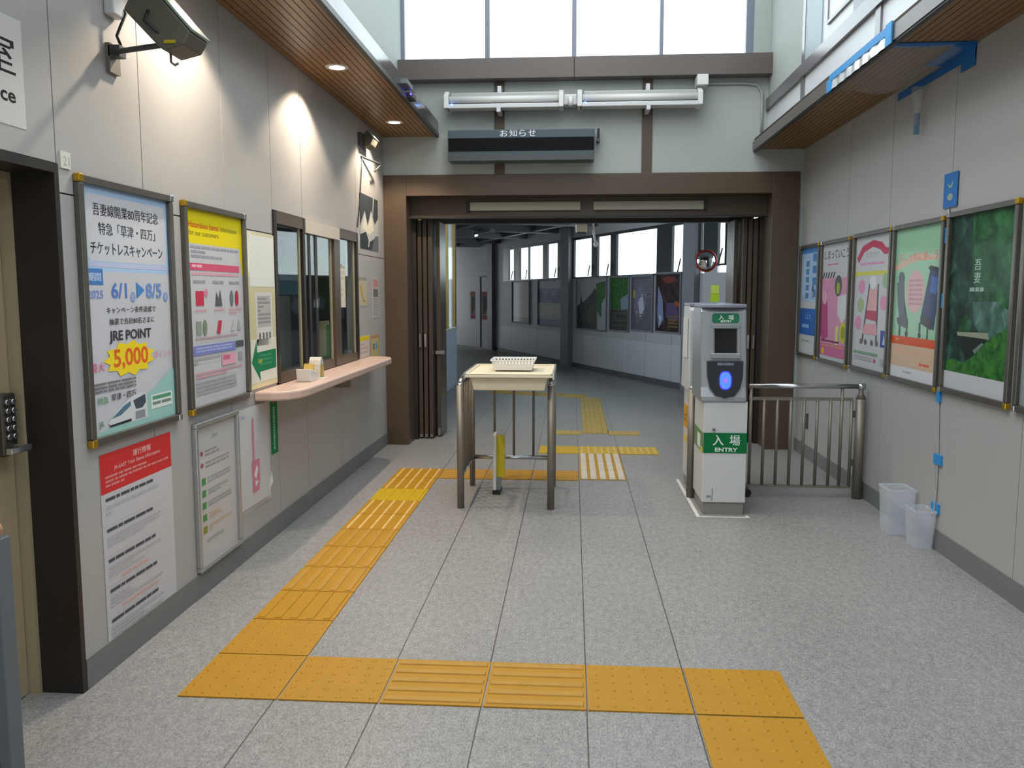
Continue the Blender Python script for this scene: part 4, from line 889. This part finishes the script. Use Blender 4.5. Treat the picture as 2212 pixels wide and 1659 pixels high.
def face_mtx(xc, z):   # on the sloping head face
    z0, y0, z1, y1 = 1.09, 5.90, 1.42, 5.945
    f_ = (z-z0)/(z1-z0); y = y0+(y1-y0)*f_
    X = Vector((1, 0, 0)); U = Vector((0, y1-y0, z1-z0)).normalized(); Z = X.cross(U)
    return Matrix.Translation(-base) @ mtx(X, Z, (xc, y, z))
GR = '#2f7355'
cx = (hx0+hx1)/2+.012
mb = MB(); w_, h_ = .185, .066
mb.prism([(-w_/2+.012, -h_/2), (w_/2-.012, -h_/2), (w_/2, -h_/2+.012), (w_/2, h_/2-.012), (w_/2-.012, h_/2), (-w_/2+.012, h_/2), (-w_/2, h_/2-.012), (-w_/2, -h_/2+.012)], 0, .003, ink(GR))
draw(mb, w_, h_, [('t', .34, .42, .5, '入', '#dfe8e2', 'c', .2), ('t', .7, .42, .5, '場', '#dfe8e2', 'c', .2), ('t', .52, .83, .22, 'ENTRY', '#dfe8e2', 'c', .4)], .003)
tag(mb.build('upper_label', t, local=True, matrix=face_mtx(cx, 1.375)), 'green entry label')
m = MB(); a, b = .10, .118
m.box(-a, -a+.018, -b, b, 0, .012, SHELLG); m.box(a-.018, a, -b, b, 0, .012, SHELLG); m.box(-a, a, b-.03, b, 0, .014, mat('bezel_grey', '#8f949a', .35, metal=.4)); m.box(-a, a, -b, -b+.035, 0, .022, STEELB)
sbz = m.build('screen_bezel', t, local=True, matrix=face_mtx(cx, 1.215), bevel=.004)
m = MB(); m.box(-.075, .075, -.09, .09, .0015, .006, mat('reader_screen', '#1b1c20', .15, coat=.3)); m.build('screen', sbz, local=True)
# shield panel
m = MB(); sh = [(-.125, .13), (.125, .13), (.122, .02), (.105, -.06), (.065, -.115), (.0, -.135), (-.065, -.115), (-.105, -.06), (-.122, .02)][::-1]
k0 = len(m.v); n_ = len(sh)
m.v += [Vector((x, y, 0)) for x, y in sh] + [Vector((x*.97, y*.97, .032)) for x, y in sh]
for i in range(n_): j = (i+1) % n_; m.face((k0+i, k0+n_+i, k0+n_+j, k0+j), READER)
m.face([k0+n_+i for i in range(n_)][::-1], READER)
MS = Matrix.Translation(-base) @ mtx((1, 0, 0), (0, -1, .10), (cx-.005, 5.885, .955))
tp = m.build('touch_panel', t, local=True, matrix=MS, bevel=.004)
LED = bpy.data.materials.new('blue_touch_light'); LED.use_nodes = True
pp = LED.node_tree.nodes['Principled BSDF']; pp.inputs['Base Color'].default_value = (.02, .05, .3, 1); pp.inputs['Emission Color'].default_value = (*lin('#5a96ff'), 1); pp.inputs['Emission Strength'].default_value = 1.15
LED2 = mat('violet_touch_rim', '#2020a0', .3, emis='#4438f0', estr=1.1); LED3 = mat('pink_touch_mark', '#a050c0', .3, emis='#a070e0', estr=1.0)
m = MB(); ov = lambda rx, ry: [(rx*math.copysign(abs(math.cos(2*PI*i/28))**.8, math.cos(2*PI*i/28)), ry*math.copysign(abs(math.sin(2*PI*i/28))**.8, math.sin(2*PI*i/28))) for i in range(28)]
m.prism(ov(.044, .066), .030, .0345, LED2, 'z'); m.prism(ov(.038, .058), .0345, .036, LED, 'z'); m.prism([(x, y*.9) for x, y in ov(.012, .017)], .036, .037, LED3, 'z')
m.build('touch_light', tp, local=True, matrix=Matrix.Translation((0, -.008, 0)))
mb = MB(); draw(mb, .25, .05, [('lines', .28, .2, .72, .8, 1, '#7c8494')], .0335); mb.build('panel_lettering', tp, local=True, matrix=Matrix.Translation((0, .098, 0)))
mb = MB(); mb.box(-.149, .149, -.071, .071, 0, .002, ink('#14703f')); draw(mb, .298, .142, [('t', .34, .36, .52, '入', '#e2ece6', 'c', .24), ('t', .72, .36, .52, '場', '#e2ece6', 'c', .24), ('t', .53, .83, .2, 'ENTRY', '#e2ece6', 'c', .52)], .002)
tag(mb.build('entry_band', t, local=True, matrix=Matrix.Translation(-base) @ on_front(1.0645, .512, 5.868)), 'green band reading entry in white')
mb = MB(); mb.box(-.2, .2, -.071, .071, 0, .002, ink('#6d8a62')); draw(mb, .4, .142, [('r', .4, .2, .75, .9, '#d8dcd0'), ('r', .8, .75, 1, 1, '#dcc048')], .002)
tag(mb.build('side_band', t, local=True, matrix=Matrix.Translation(-base) @ mtx((0, -1, 0), (-1, 0, 0), (.913, 6.08, .512))), 'green band round the side of the cabinet')
m = MB(); m.cyl((.985, 5.872, .605), (.985, 5.862, .605), .013, STEELB, n=14); m.cyl((.985, 5.863, .605), (.985, 5.860, .605), .006, BLACK, n=10); m.build('key_lock', t)
m = MB(); m.box(.983, .986, 5.867, 5.872, .10, .19, DKGREY); m.box(.945, .975, 5.867, 5.872, .125, .14, mat('faint_mark', '#8c8c8c', .5)); m.build('door_mark', t)
t2, hd2, a0, a1 = reader('exit_reader', 'second white ticket reader standing back to back behind the entry reader', .915, 1.214, 6.92, -1)
b2 = Vector(t2.location)
mb = MB(); mb.box(-.10, .10, -.09, .09, 0, .002, ink('#d09a2a')); draw(mb, .2, .18, [('lines', .2, .2, .8, .8, 3, '#8a6a30')], .002)
tag(mb.build('orange_sticker', t2, local=True, matrix=Matrix.Translation(-b2) @ mtx((0, -1, 0), (-1, 0, 0), (.913, 6.78, .57))), 'orange sticker')
mb = MB(); mb.box(-.09, .09, -.03, .03, 0, .002, ink('#dcc36a')); tag(mb.build('yellow_sticker', t2, local=True, matrix=Matrix.Translation(-b2) @ mtx((0, -1, 0), (-1, 0, 0), (.913, 6.78, .39))), 'yellow sticker')
m = MB(); m.box(.878, .886, 6.56, 6.78, 1.05, 1.36, WHITE2); m.build('side_panel', t2, bevel=.003)
o = MB(); o.cyl((.905, 6.375, 0), (.905, 6.375, .83), .030, STEEL, n=20); o.lathe([(.030, 0), (.026, .015), (.014, .027), (0, .031)], (.905, 6.375, .83), STEELB, 20)
tag(o.build('guard_post', loc=(.905, 6.375, 0)), 'short round stainless post with a domed top between the two readers', 'post')
t = thing('lime_card', 'lime green card standing on top of the ticket reader', 'card', (1.01, 6.15, 1.472))
m = MB(); m.box(.985, 1.045, 6.15, 6.153, 1.485, 1.605, ink('#9dbb2e')); m.box(.988, 1.042, 6.148, 6.15, 1.545, 1.600, ink('#b4c65c')); m.build('card_face', t)
m = MB(); m.cyl((1.012, 6.156, 1.472), (1.03, 6.156, 1.59), .004, WHITE2, n=8); m.build('stick', t)
m = MB(); WL = mat('floor_line_white', '#d9d7d2', .6, noise=.1, scale=30)
for q in ((.872, .897, 5.80, 7.0), (.897, 1.235, 5.80, 5.822), (1.213, 1.235, 5.822, 5.86)): m.box(*q, 0.0005, .0015, WL)
tag(m.build('floor_line', loc=(1.0, 6.2, 0)), 'worn white line on the floor around the readers', 'floor line')

# ------------------------------------------------------------------ stainless gate
t = thing('swing_gate', 'stainless swing gate with vertical bars between reader and right wall', 'gate', (1.75, 6.43, 0))
m = MB(); m.cyl((2.158, 6.43, 0), (2.158, 6.43, .76), .038, STEEL, n=20); m.lathe([(.038, .76), (.020, .80), (.018, .85), (.018, .875)], (2.158, 6.43, 0), STEEL, 18); m.build('hinge_post', t)
m = MB(); m.cyl((1.335, 6.43, .853), (2.14, 6.43, .853), .0185, STEELB, n=14); m.cyl((2.135, 6.43, .853), (2.185, 6.43, .853), .024, STEELB, n=14); m.build('top_rail', t)
m = MB(); m.box(1.335, 2.10, 6.42, 6.44, .745, .768, STEEL); m.build('middle_rail', t)
m = MB(); m.box(1.335, 2.10, 6.42, 6.44, .078, .098, STEEL); m.build('lower_rail', t)
for i, x in enumerate((1.352, 1.450, 1.548, 1.648, 1.747, 1.843, 1.940, 2.022, 2.095)):
    m = MB(); m.cyl((x, 6.43, .09), (x, 6.43, .853 if i in (0, 7) else .755), .0115, STEEL, n=12); m.build('bar', t)
m = MB(); m.cyl((1.336, 6.405, .034), (1.336, 6.455, .034), .032, BLACK, n=18); m.box(1.325, 1.347, 6.40, 6.46, .06, .08, DKGREY); m.build('caster', t)
m = MB(); m.box(1.756, 1.774, 6.40, 6.42, .53, .65, DKGREY); m.build('latch', t, bevel=.005)
m = MB()
for z in (.25, .62): m.box(2.10, 2.13, 6.42, 6.44, z, z+.05, DKGREY)
m.build('hinge', t)

# ------------------------------------------------------------------ right wall posters
S = '#bfc0c4'
YC = 1.48; PH = 1.05
opsA = [('r', 0, 0, 1, .05, '#4a86c4'), ('r', 0, .05, 1, .5, '#a4bfdd'), ('r', .08, .1, .42, .45, '#b6cbe2')] + [('r', .28, .12+.075*i, .46, .175+.075*i, '#5a84b8') for i in range(5)] + [('r', .66, .06+.11*i, .86, .13+.11*i, '#5080b8') for i in range(4)] + [('e', .7, .38, .05, .03, '#4a5a68'), ('r', .66, .41, .74, .48, '#b08a92'), ('r', 0, .57, 1, .82, '#2e62ad'), ('t', .5, .645, .045, 'しごと', '#a9c0e0', 'c', .5), ('lines', .15, .72, .9, .78, 1, '#8fb0da'), ('lines', .15, .87, .6, .9, 1, '#9a9ca2')]
poster('blue_poster', 'framed pale blue poster partly hidden by the doorway surround', on_right(8.095, YC-.008), .64, PH, opsA, S)
opsB = [('t', .5, .09, .075, 'しまっていこう', '#3a3a40', 'c', .88), ('lines', .2, .17, .85, .19, 1, '#d06a94'), ('r', 0, .29, 1, .97, '#cf8fae'), ('p', [(0, .45), (.2, .4), (.25, .55), (.3, .8), (.1, .85), (0, .8)], '#b0487a'), ('e', .12, .46, .1, .06, '#d9a3bb')] + [('p', [(.06+.1*i, .24), (.1+.1*i, .24), (.04+.1*i, .29), (.0+.1*i, .29)], '#303036') for i in range(5)] + [('e', .62, .36, .13, .09, '#57605a'), ('e', .62, .38, .06, .05, '#a3aa40'), ('p', [(.62, .45), (.92, .43), (.95, .6), (.8, .68), (.62, .6)], '#cfcdd0'), ('e', .85, .75, .12, .09, '#bfc22c'), ('e', .85, .75, .07, .055, '#8f9a30'), ('r', .58, .7, .68, .86, '#cfcf86'), ('r', .0, .86, 1, .965, '#c56a94'), ('lines', .05, .83, .95, .86, 1, '#7a2f50'), ('lines', .08, .875, .9, .89, 1, '#d0a840'), ('e', .12, .93, .06, .03, '#d0b828')]
poster('pink_poster', 'framed pink poster with bold black heading, second in the row', on_right(7.32, YC-.01), .80, PH, opsB, S)
opsC = [('p', [(.04, .16), (.2, .07), (.5, .035), (.75, .06), (.85, .1), (1, .11), (1, .15), (.82, .15), (.7, .11), (.5, .085), (.25, .12), (.1, .2)], '#b83a58'), ('t', .5, .14, .05, 'お出かけ', '#9a9a9e', 'c', .4, False), ('lines', .15, .2, .85, .23, 1, '#d08ab0'), ('r', 0, .265, 1, .295, '#c9c64a')] + [('e', u, v, .1, .055, c) for u, v, c in ((.22, .38, '#d58ab0'), (.9, .34, '#8fae82'), (.86, .5, '#d590b2'), (.2, .52, '#9cae84'), (.16, .66, '#d088ac'))] + [('e', .55, .35, .1, .05, '#d6d6da'), ('p', [(.42, .4), (.68, .4), (.7, .62), (.36, .62)], '#d7a3a4'), ('p', [(.38, .56), (.7, .56), (.72, .64), (.34, .62)], '#b03a58'), ('p', [(.44, .36), (.47, .36), (.32, .8), (.28, .8)], '#5a4a4e'), ('p', [(.68, .36), (.71, .36), (.72, .8), (.68, .8)], '#5a4a4e'), ('p', [(.36, .66), (.7, .66), (.72, .74), (.3, .74)], '#d39aa2')] + [('e', u, .8, .04, .022, '#6c6264') for u in (.27, .4, .58, .72)] + [('r', .82, .70, 1.0, .82, '#3c4a9a'), ('p', [(.88, .8), (.91, .72), (.95, .8)], '#b8c0e0'), ('r', .05, .875, .75, .895, '#7c9f86'), ('lines', .1, .91, .6, .95, 2, '#b4b4b8'), ('e', .68, .93, .03, .015, '#c05070'), ('e', .88, .93, .05, .03, '#a9a9ad')]
poster('walker_poster', 'framed white poster of a red shopping walker under a red ribbon', on_right(6.452, YC-.002), .80, PH, opsC, S)
opsD = [('r', 0, 0, 1, .72, '#93bf9f'), ('p', [(0, .24), (.5, .17), (.95, .2), (.95, .22), (.5, .22), (0, .28)], '#c9ac94'), ('t', .5, .19, .06, 'おしゃれに歩こう', '#d9705e', 'c', .82), ('e', .48, .42, .2, .14, '#cfa4a6'), ('lines', .34, .34, .64, .52, 6, '#b48e90'), ('p', [(.10, .30), (.13, .285), (.36, .64), (.33, .65)], '#3c4048'), ('e', .12, .77, .035, .02, '#34373e'), ('e', .33, .70, .035, .02, '#34373e'), ('e', .615, .70, .03, .018, '#34373e'), ('e', .785, .785, .03, .018, '#34373e'), ('p', [(.74, .27), (.78, .255), (1, .28), (1, .305), (.8, .30)], '#23262c'), ('e', .16, .33, .07, .045, '#4c505a'), ('p', [(.06, .36), (.22, .33), (.27, .58), (.16, .63), (.1, .5)], '#565a68'), ('p', [(.09, .6), (.3, .56), (.36, .66), (.28, .66), (.12, .64)], '#4a4e58'), ('r', .15, .62, .19, .76, '#40444c'), ('r', .32, .6, .35, .68, '#40444c'), ('p', [(.78, .28), (1.0, .30), (.9, .66), (.62, .60)], '#2c3a62'), ('p', [(.82, .32), (.98, .34), (.92, .44), (.79, .42)], '#3e64a0'), ('p', [(.66, .56), (.88, .6), (.84, .66), (.62, .62)], '#2a2e38'), ('r', .6, .62, .63, .68, '#343840'), ('r', .77, .64, .79, .77, '#343840'), ('r', 0, .72, 1, .775, '#d0562c'), ('lines', .1, .735, .75, .76, 1, '#e09070'), ('r', 0, .775, 1, .925, '#cdb096'), ('lines', .08, .79, .9, .84, 2, '#d8a58e'), ('lines', .65, .88, .92, .91, 1, '#d86a50'), ('r', 0, .925, 1, 1, '#d0d0d4'), ('lines', .3, .95, .6, .975, 1, '#a8a8ac')]
poster('stroller_poster', 'framed mint green poster with two dark walkers and an orange band', on_right(5.628, YC-.002), .80, PH, opsD, '#93bf9f')
opsE = [('r', 0, 0, 1, .90, 'shade'), ('p', [(.36, 0), (1, 0), (1, .66), (.72, .60), (.5, .48), (.42, .42), (.36, .22)], 'leafy'), ('p', [(.42, .49), (.75, .485), (.95, .53), (.95, .58), (.9, .68), (.6, .7), (.45, .6)], 'water'),
    ('p', [(.2, .60), (.32, .56), (.42, .60), (.4, .66), (.2, .66)], 'leafy'), ('p', [(.18, .665), (.68, .655), (.7, .69), (.2, .685)], '#8f9582'), ('p', [(.2, .69), (.66, .69), (.6, .8), (.35, .82)], '#1c2624'), ('p', [(.46, .76), (.6, .71), (.62, .72), (.5, .78)], '#6a7a78'),
    ('p', [(.02, .84), (.15, .82), (.3, .84), (.45, .80), (.62, .72), (.8, .66), (.95, .62), (1, .64), (1, .9), (.02, .9)], 'grass'),
    ('t', .47, .285, .06, '吾', '#a9bcb0', 'c', .16), ('t', .47, .355, .06, '妻', '#a9bcb0', 'c', .16), ('lines', .36, .41, .58, .45, 1, '#8fa89a'), ('r', 0, .9, 1, 1, '#bfc1c4')]
poster('forest_poster', 'framed dark green forest photograph poster with pale characters on the right wall', on_right(4.785, 1.49), .80, 1.05, opsE, '#bfc1c4')
poster('edge_poster', 'framed poster cut off by the right edge of the view', on_right(3.93, 1.49), .80, 1.05, [('r', 0, 0, 1, 1, '#8f9498')], '#8f9498')

# ------------------------------------------------------------------ leak catching sheet with blue tape, drain tube and bins
TAPE = mat('blue_tape', '#2f8fd0', .5, noise=.10, scale=30); TAPED = mat('blue_tape_dark', '#1b6ab2', .5, noise=.08, scale=20)
t = thing('leak_sheet', 'clear plastic leak sheet edged with blue tape under the right soffit', 'plastic sheet', (1.95, 5.5, 2.9))
m = MB(); PL = mat('clear_sheet', '#c9cac6', .12, alpha=.27)
# sagging funnel from the soffit edges down to a spout
gx, gy = 8, 9; k = 0; x0, x1, y0, y1 = 1.735, 2.20, 4.98, 6.05
sp = (2.13, 5.66)
def sag(u, v):
    x, y = x0+(x1-x0)*u, y0+(y1-y0)*v
    e = min(u, 1-u, v, 1-v)*2; d_ = math.hypot(x-sp[0], (y-sp[1])*.8)
    return (x, y, 2.914-.10*min(1, e*2.2)*max(0, 1-d_/.75)-.015*math.sin(9*u+5*v)*min(1, e*3))
vv = [[len(m.v)+j*(gx+1)+i for i in range(gx+1)] for j in range(gy+1)]
for j in range(gy+1):
    for i in range(gx+1): m.v.append(Vector(sag(i/gx, j/gy)))
for j in range(gy):
    for i in range(gx): m.face((vv[j][i], vv[j+1][i], vv[j+1][i+1], vv[j][i+1]), PL, True)
m.build('sheet', t)
m = MB()
n = 14
for i in range(n):   # crumpled strip wrapped over the fascia
    ya, yb = 4.95+1.02*i/n, 4.95+1.02*(i+1)/n; xa = 1.711-.006*(i % 2); xb = 1.711-.006*((i+1) % 2)
    m.poly([(xa, ya, 2.895), (xb, yb, 2.895), (xb+.003, yb, 2.955), (xa+.003, ya, 2.955)], mat('crumpled_clear', '#d8dcde', .12, coat=.5))
sd = m.build('edge_wrap', t)
def tape(pts, name='tape', mt=TAPE):
    m = MB(); m.hexa(pts, mt); return m.build(name, t)
def tbox(a, b, c, d, e, f_, mt=TAPE): m = MB(); m.box(a, b, c, d, e, f_, mt); return m.build('tape', t)
tbox(1.706, 1.712, 4.92, 5.98, 2.955, 3.0); tbox(1.704, 1.712, 4.86, 4.95, 2.893, 3.01); tbox(1.704, 1.712, 5.93, 6.03, 2.893, 2.97)
tbox(1.715, 2.20, 4.95, 5.03, 2.912, 2.918, TAPED); tbox(2.10, 2.205, 4.98, 5.42, 2.905, 2.911, TAPED); tbox(2.203, 2.208, 4.98, 6.1, 2.85, 2.90, TAPED); tbox(2.202, 2.208, 4.98, 5.15, 2.80, 2.92, TAPED)
m = MB(); m.lathe([(.04, .12), (.032, .06), (.02, 0), (.016, -.12)], (2.165, 5.66, 2.72), PL, 14); m.build('spout', t)
m = MB(); m.box(2.150, 2.185, 5.655, 5.665, 2.55, 2.68, mat('tape_faded', '#6f8ba8', .5)); m.build('tape', t)
t = thing('drain_tube', 'thin clear drain tube taped down the right wall to the bins', 'tube', (2.2, 5.17, 0))
m = MB(); m.tube([(2.203, 5.206, 2.04), (2.203, 5.206, 2.0), (2.203, 5.206, 1.2), (2.203, 5.206, .95), (2.203, 5.170, .575), (2.203, 5.168, .40), (2.197, 5.164, .26), (2.185, 5.164, .20)], .006, mat('tube_clear', '#a9abac', .25)); m.build('tube', t)
for z, hh, w_, yc in ((1.887, .045, .02, 5.206), (1.502, .045, .02, 5.206), (.93, .035, .025, 5.203), (.552, .03, .05, 5.167), (.253, .03, .05, 5.167)):
    m = MB(); m.box(2.196, 2.2095, yc-w_, yc+w_, z-hh, z+hh, TAPE); m.build('tape', t)
mb = MB(); mb.box(-.09, .09, -.10, .10, 0, .003, TAPED); draw(mb, .18, .2, [('p', [(.3, .28), (.46, .38), (.7, .24), (.62, .42), (.36, .44)], '#8fae9a'), ('e', .5, .70, .2, .10, '#9aa8a0')], .003)
tag(mb.build('tape_label', matrix=on_right(5.195, 2.148, .0065)), 'blue tape patch with pale marks above the green poster', 'tape')
BIN = mat('translucent_bin', '#dfe5ee', .35, alpha=.27)
def bin_(name, label, x, y, wx, wy, h):
    t = thing(name, label, 'container', (x, y, 0))
    m = MB(); ti = .012
    o4 = lambda e, z: [(x-wx/2+e, y-wy/2+e, z), (x+wx/2-e, y-wy/2+e, z), (x+wx/2-e, y+wy/2-e, z), (x-wx/2+e, y+wy/2-e, z)]
    k = len(m.v); m.v += [Vector(p) for p in o4(ti, .001)+o4(0, h)+o4(.006, h)+o4(ti+.006, .006)]
    m.face((k+3, k+2, k+1, k), BIN)
    for a, b in ((0, 4), (4, 8), (8, 12)):
        for i in range(4): j = (i+1) % 4; m.face((k+a+i, k+a+j, k+b+j, k+b+i), BIN)
    m.face((k+12, k+13, k+14, k+15), BIN)
    m.build('bin_body', t)
    m = MB()
    for q in ((x-wx/2-.005, x+wx/2+.005, y-wy/2-.005, y-wy/2), (x-wx/2-.005, x+wx/2+.005, y+wy/2, y+wy/2+.005), (x-wx/2-.005, x-wx/2, y-wy/2, y+wy/2), (x+wx/2, x+wx/2+.005, y-wy/2, y+wy/2)): m.box(*q, h-.012, h, BIN)
    m.build('rim', t)
bin_('plastic_bin', 'taller translucent plastic bin farther back against the right wall', 2.11, 5.52, .16, .20, .30)
bin_('plastic_bin', 'shorter translucent plastic bin under the end of the drain tube', 2.135, 5.21, .12, .17, .24)

# ------------------------------------------------------------------ handrail at the lower left corner
t = thing('handrail', 'grey handrail post with a wooden rail end at the lower left edge', 'handrail', (-1.62, 2.2, 0))
m = MB(); m.box(-1.648, -1.612, 2.2, 2.26, 0, .855, mat('handrail_blue_grey', '#62696f', .4)); m.build('post', t, bevel=.003)
m = MB(); m.box(-1.69, -1.648, 2.2, 2.26, 0, .855, mat('handrail_dark', '#4a5056', .45)); m.build('post_web', t)
m = MB(); m.cyl((-1.68, 2.05, .882), (-1.632, 2.22, .882), .024, mat('handrail_wood', '#b98a6a', .4, noise=.15, scale=20), n=18); m.lathe([(.024, 0), (.02, .012), (.0, .018)], (-1.632, 2.22, .882), MATS['handrail_wood'], 16, (.04, .17, 0)); m.build('rail', t)
# ------------------------------------------------------------------ lights
def area(name, loc, rot, sx, sy, power, col, spread=PI):
    l = bpy.data.lights.new(name, 'AREA'); l.shape = 'RECTANGLE'; l.size = sx; l.size_y = sy; l.energy = power; l.color = col; l.spread = spread
    o = bpy.data.objects.new(name, l); COL.objects.link(o); o.location = loc; o.rotation_euler = rot; return o
LV = dict(world=5.0, sky=400, left=8, right=8, office=12, spot=125, exposure=-0.42)
COOL = (.91, .96, 1.0)
area('roof_light', (.05, 2.6, 6.25), (0, 0, 0), 2.6, 9.5, LV['sky'], COOL)
area('clerestory_light_left', (-1.83, 2.4, 5.4), (0, math.radians(-90), 0), 1.7, 8.8, LV['left'], COOL)
area('clerestory_light_right', (1.98, 2.4, 4.9), (0, math.radians(90), 0), 1.9, 8.8, LV['right'], COOL)
area('corridor_glazing_fill', (-2.15, 11.4, 2.2), (0, math.radians(-90), 0), 1.3, 5.4, 75, (1, .985, .97))  # lamp added outside the left glazing to brighten the corridor
area('office_fill_light', (-3.0, 6.4, 2.55), (0, 0, 0), 1.2, .3, LV['office'], (1, .98, .94))  # unseen lamp added to brighten the room behind the ticket window
for y in DL:
    l = bpy.data.lights.new('downlight_lamp', 'SPOT'); l.energy = LV['spot']; l.color = (1.0, .82, .62); l.spot_size = math.radians(124); l.spot_blend = .35; l.shadow_soft_size = .035
    o = bpy.data.objects.new('downlight_lamp', l); COL.objects.link(o); o.location = (-1.615, y, 3.065)
wd = bpy.data.worlds.new('overcast'); sc.world = wd; wd.use_nodes = True
bg = wd.node_tree.nodes['Background']; bg.inputs['Color'].default_value = (.90, .97, 1.0, 1); bg.inputs['Strength'].default_value = LV['world']

# ------------------------------------------------------------------ camera
cam = bpy.data.cameras.new('camera'); co = bpy.data.objects.new('camera', cam); COL.objects.link(co)
cam.sensor_width = 36; cam.lens = 1820/2212*36; cam.clip_start = .02; cam.clip_end = 200
yaw, pit = math.radians(4.093), math.radians(-6.178)
fw = Vector((-math.sin(yaw)*math.cos(pit), math.cos(yaw)*math.cos(pit), math.sin(pit))); rt = Vector((math.cos(yaw), math.sin(yaw), 0)); up = rt.cross(fw)
M = Matrix.Identity(4)
for i in range(3): M[i][0], M[i][1], M[i][2] = rt[i], up[i], -fw[i]
M[2][3] = 1.55
co.matrix_world = M
sc.camera = co
vs = sc.view_settings; vs.view_transform = 'Standard'; vs.look = 'None'; vs.gamma = 1; vs.use_curve_mapping = False; vs.exposure = LV['exposure']
try:
    sc.cycles.use_denoising = True; sc.cycles.max_bounces = 8; sc.cycles.diffuse_bounces = 5; sc.cycles.sample_clamp_indirect = 6; sc.cycles.caustics_refractive = False; sc.cycles.caustics_reflective = False
except Exception: pass
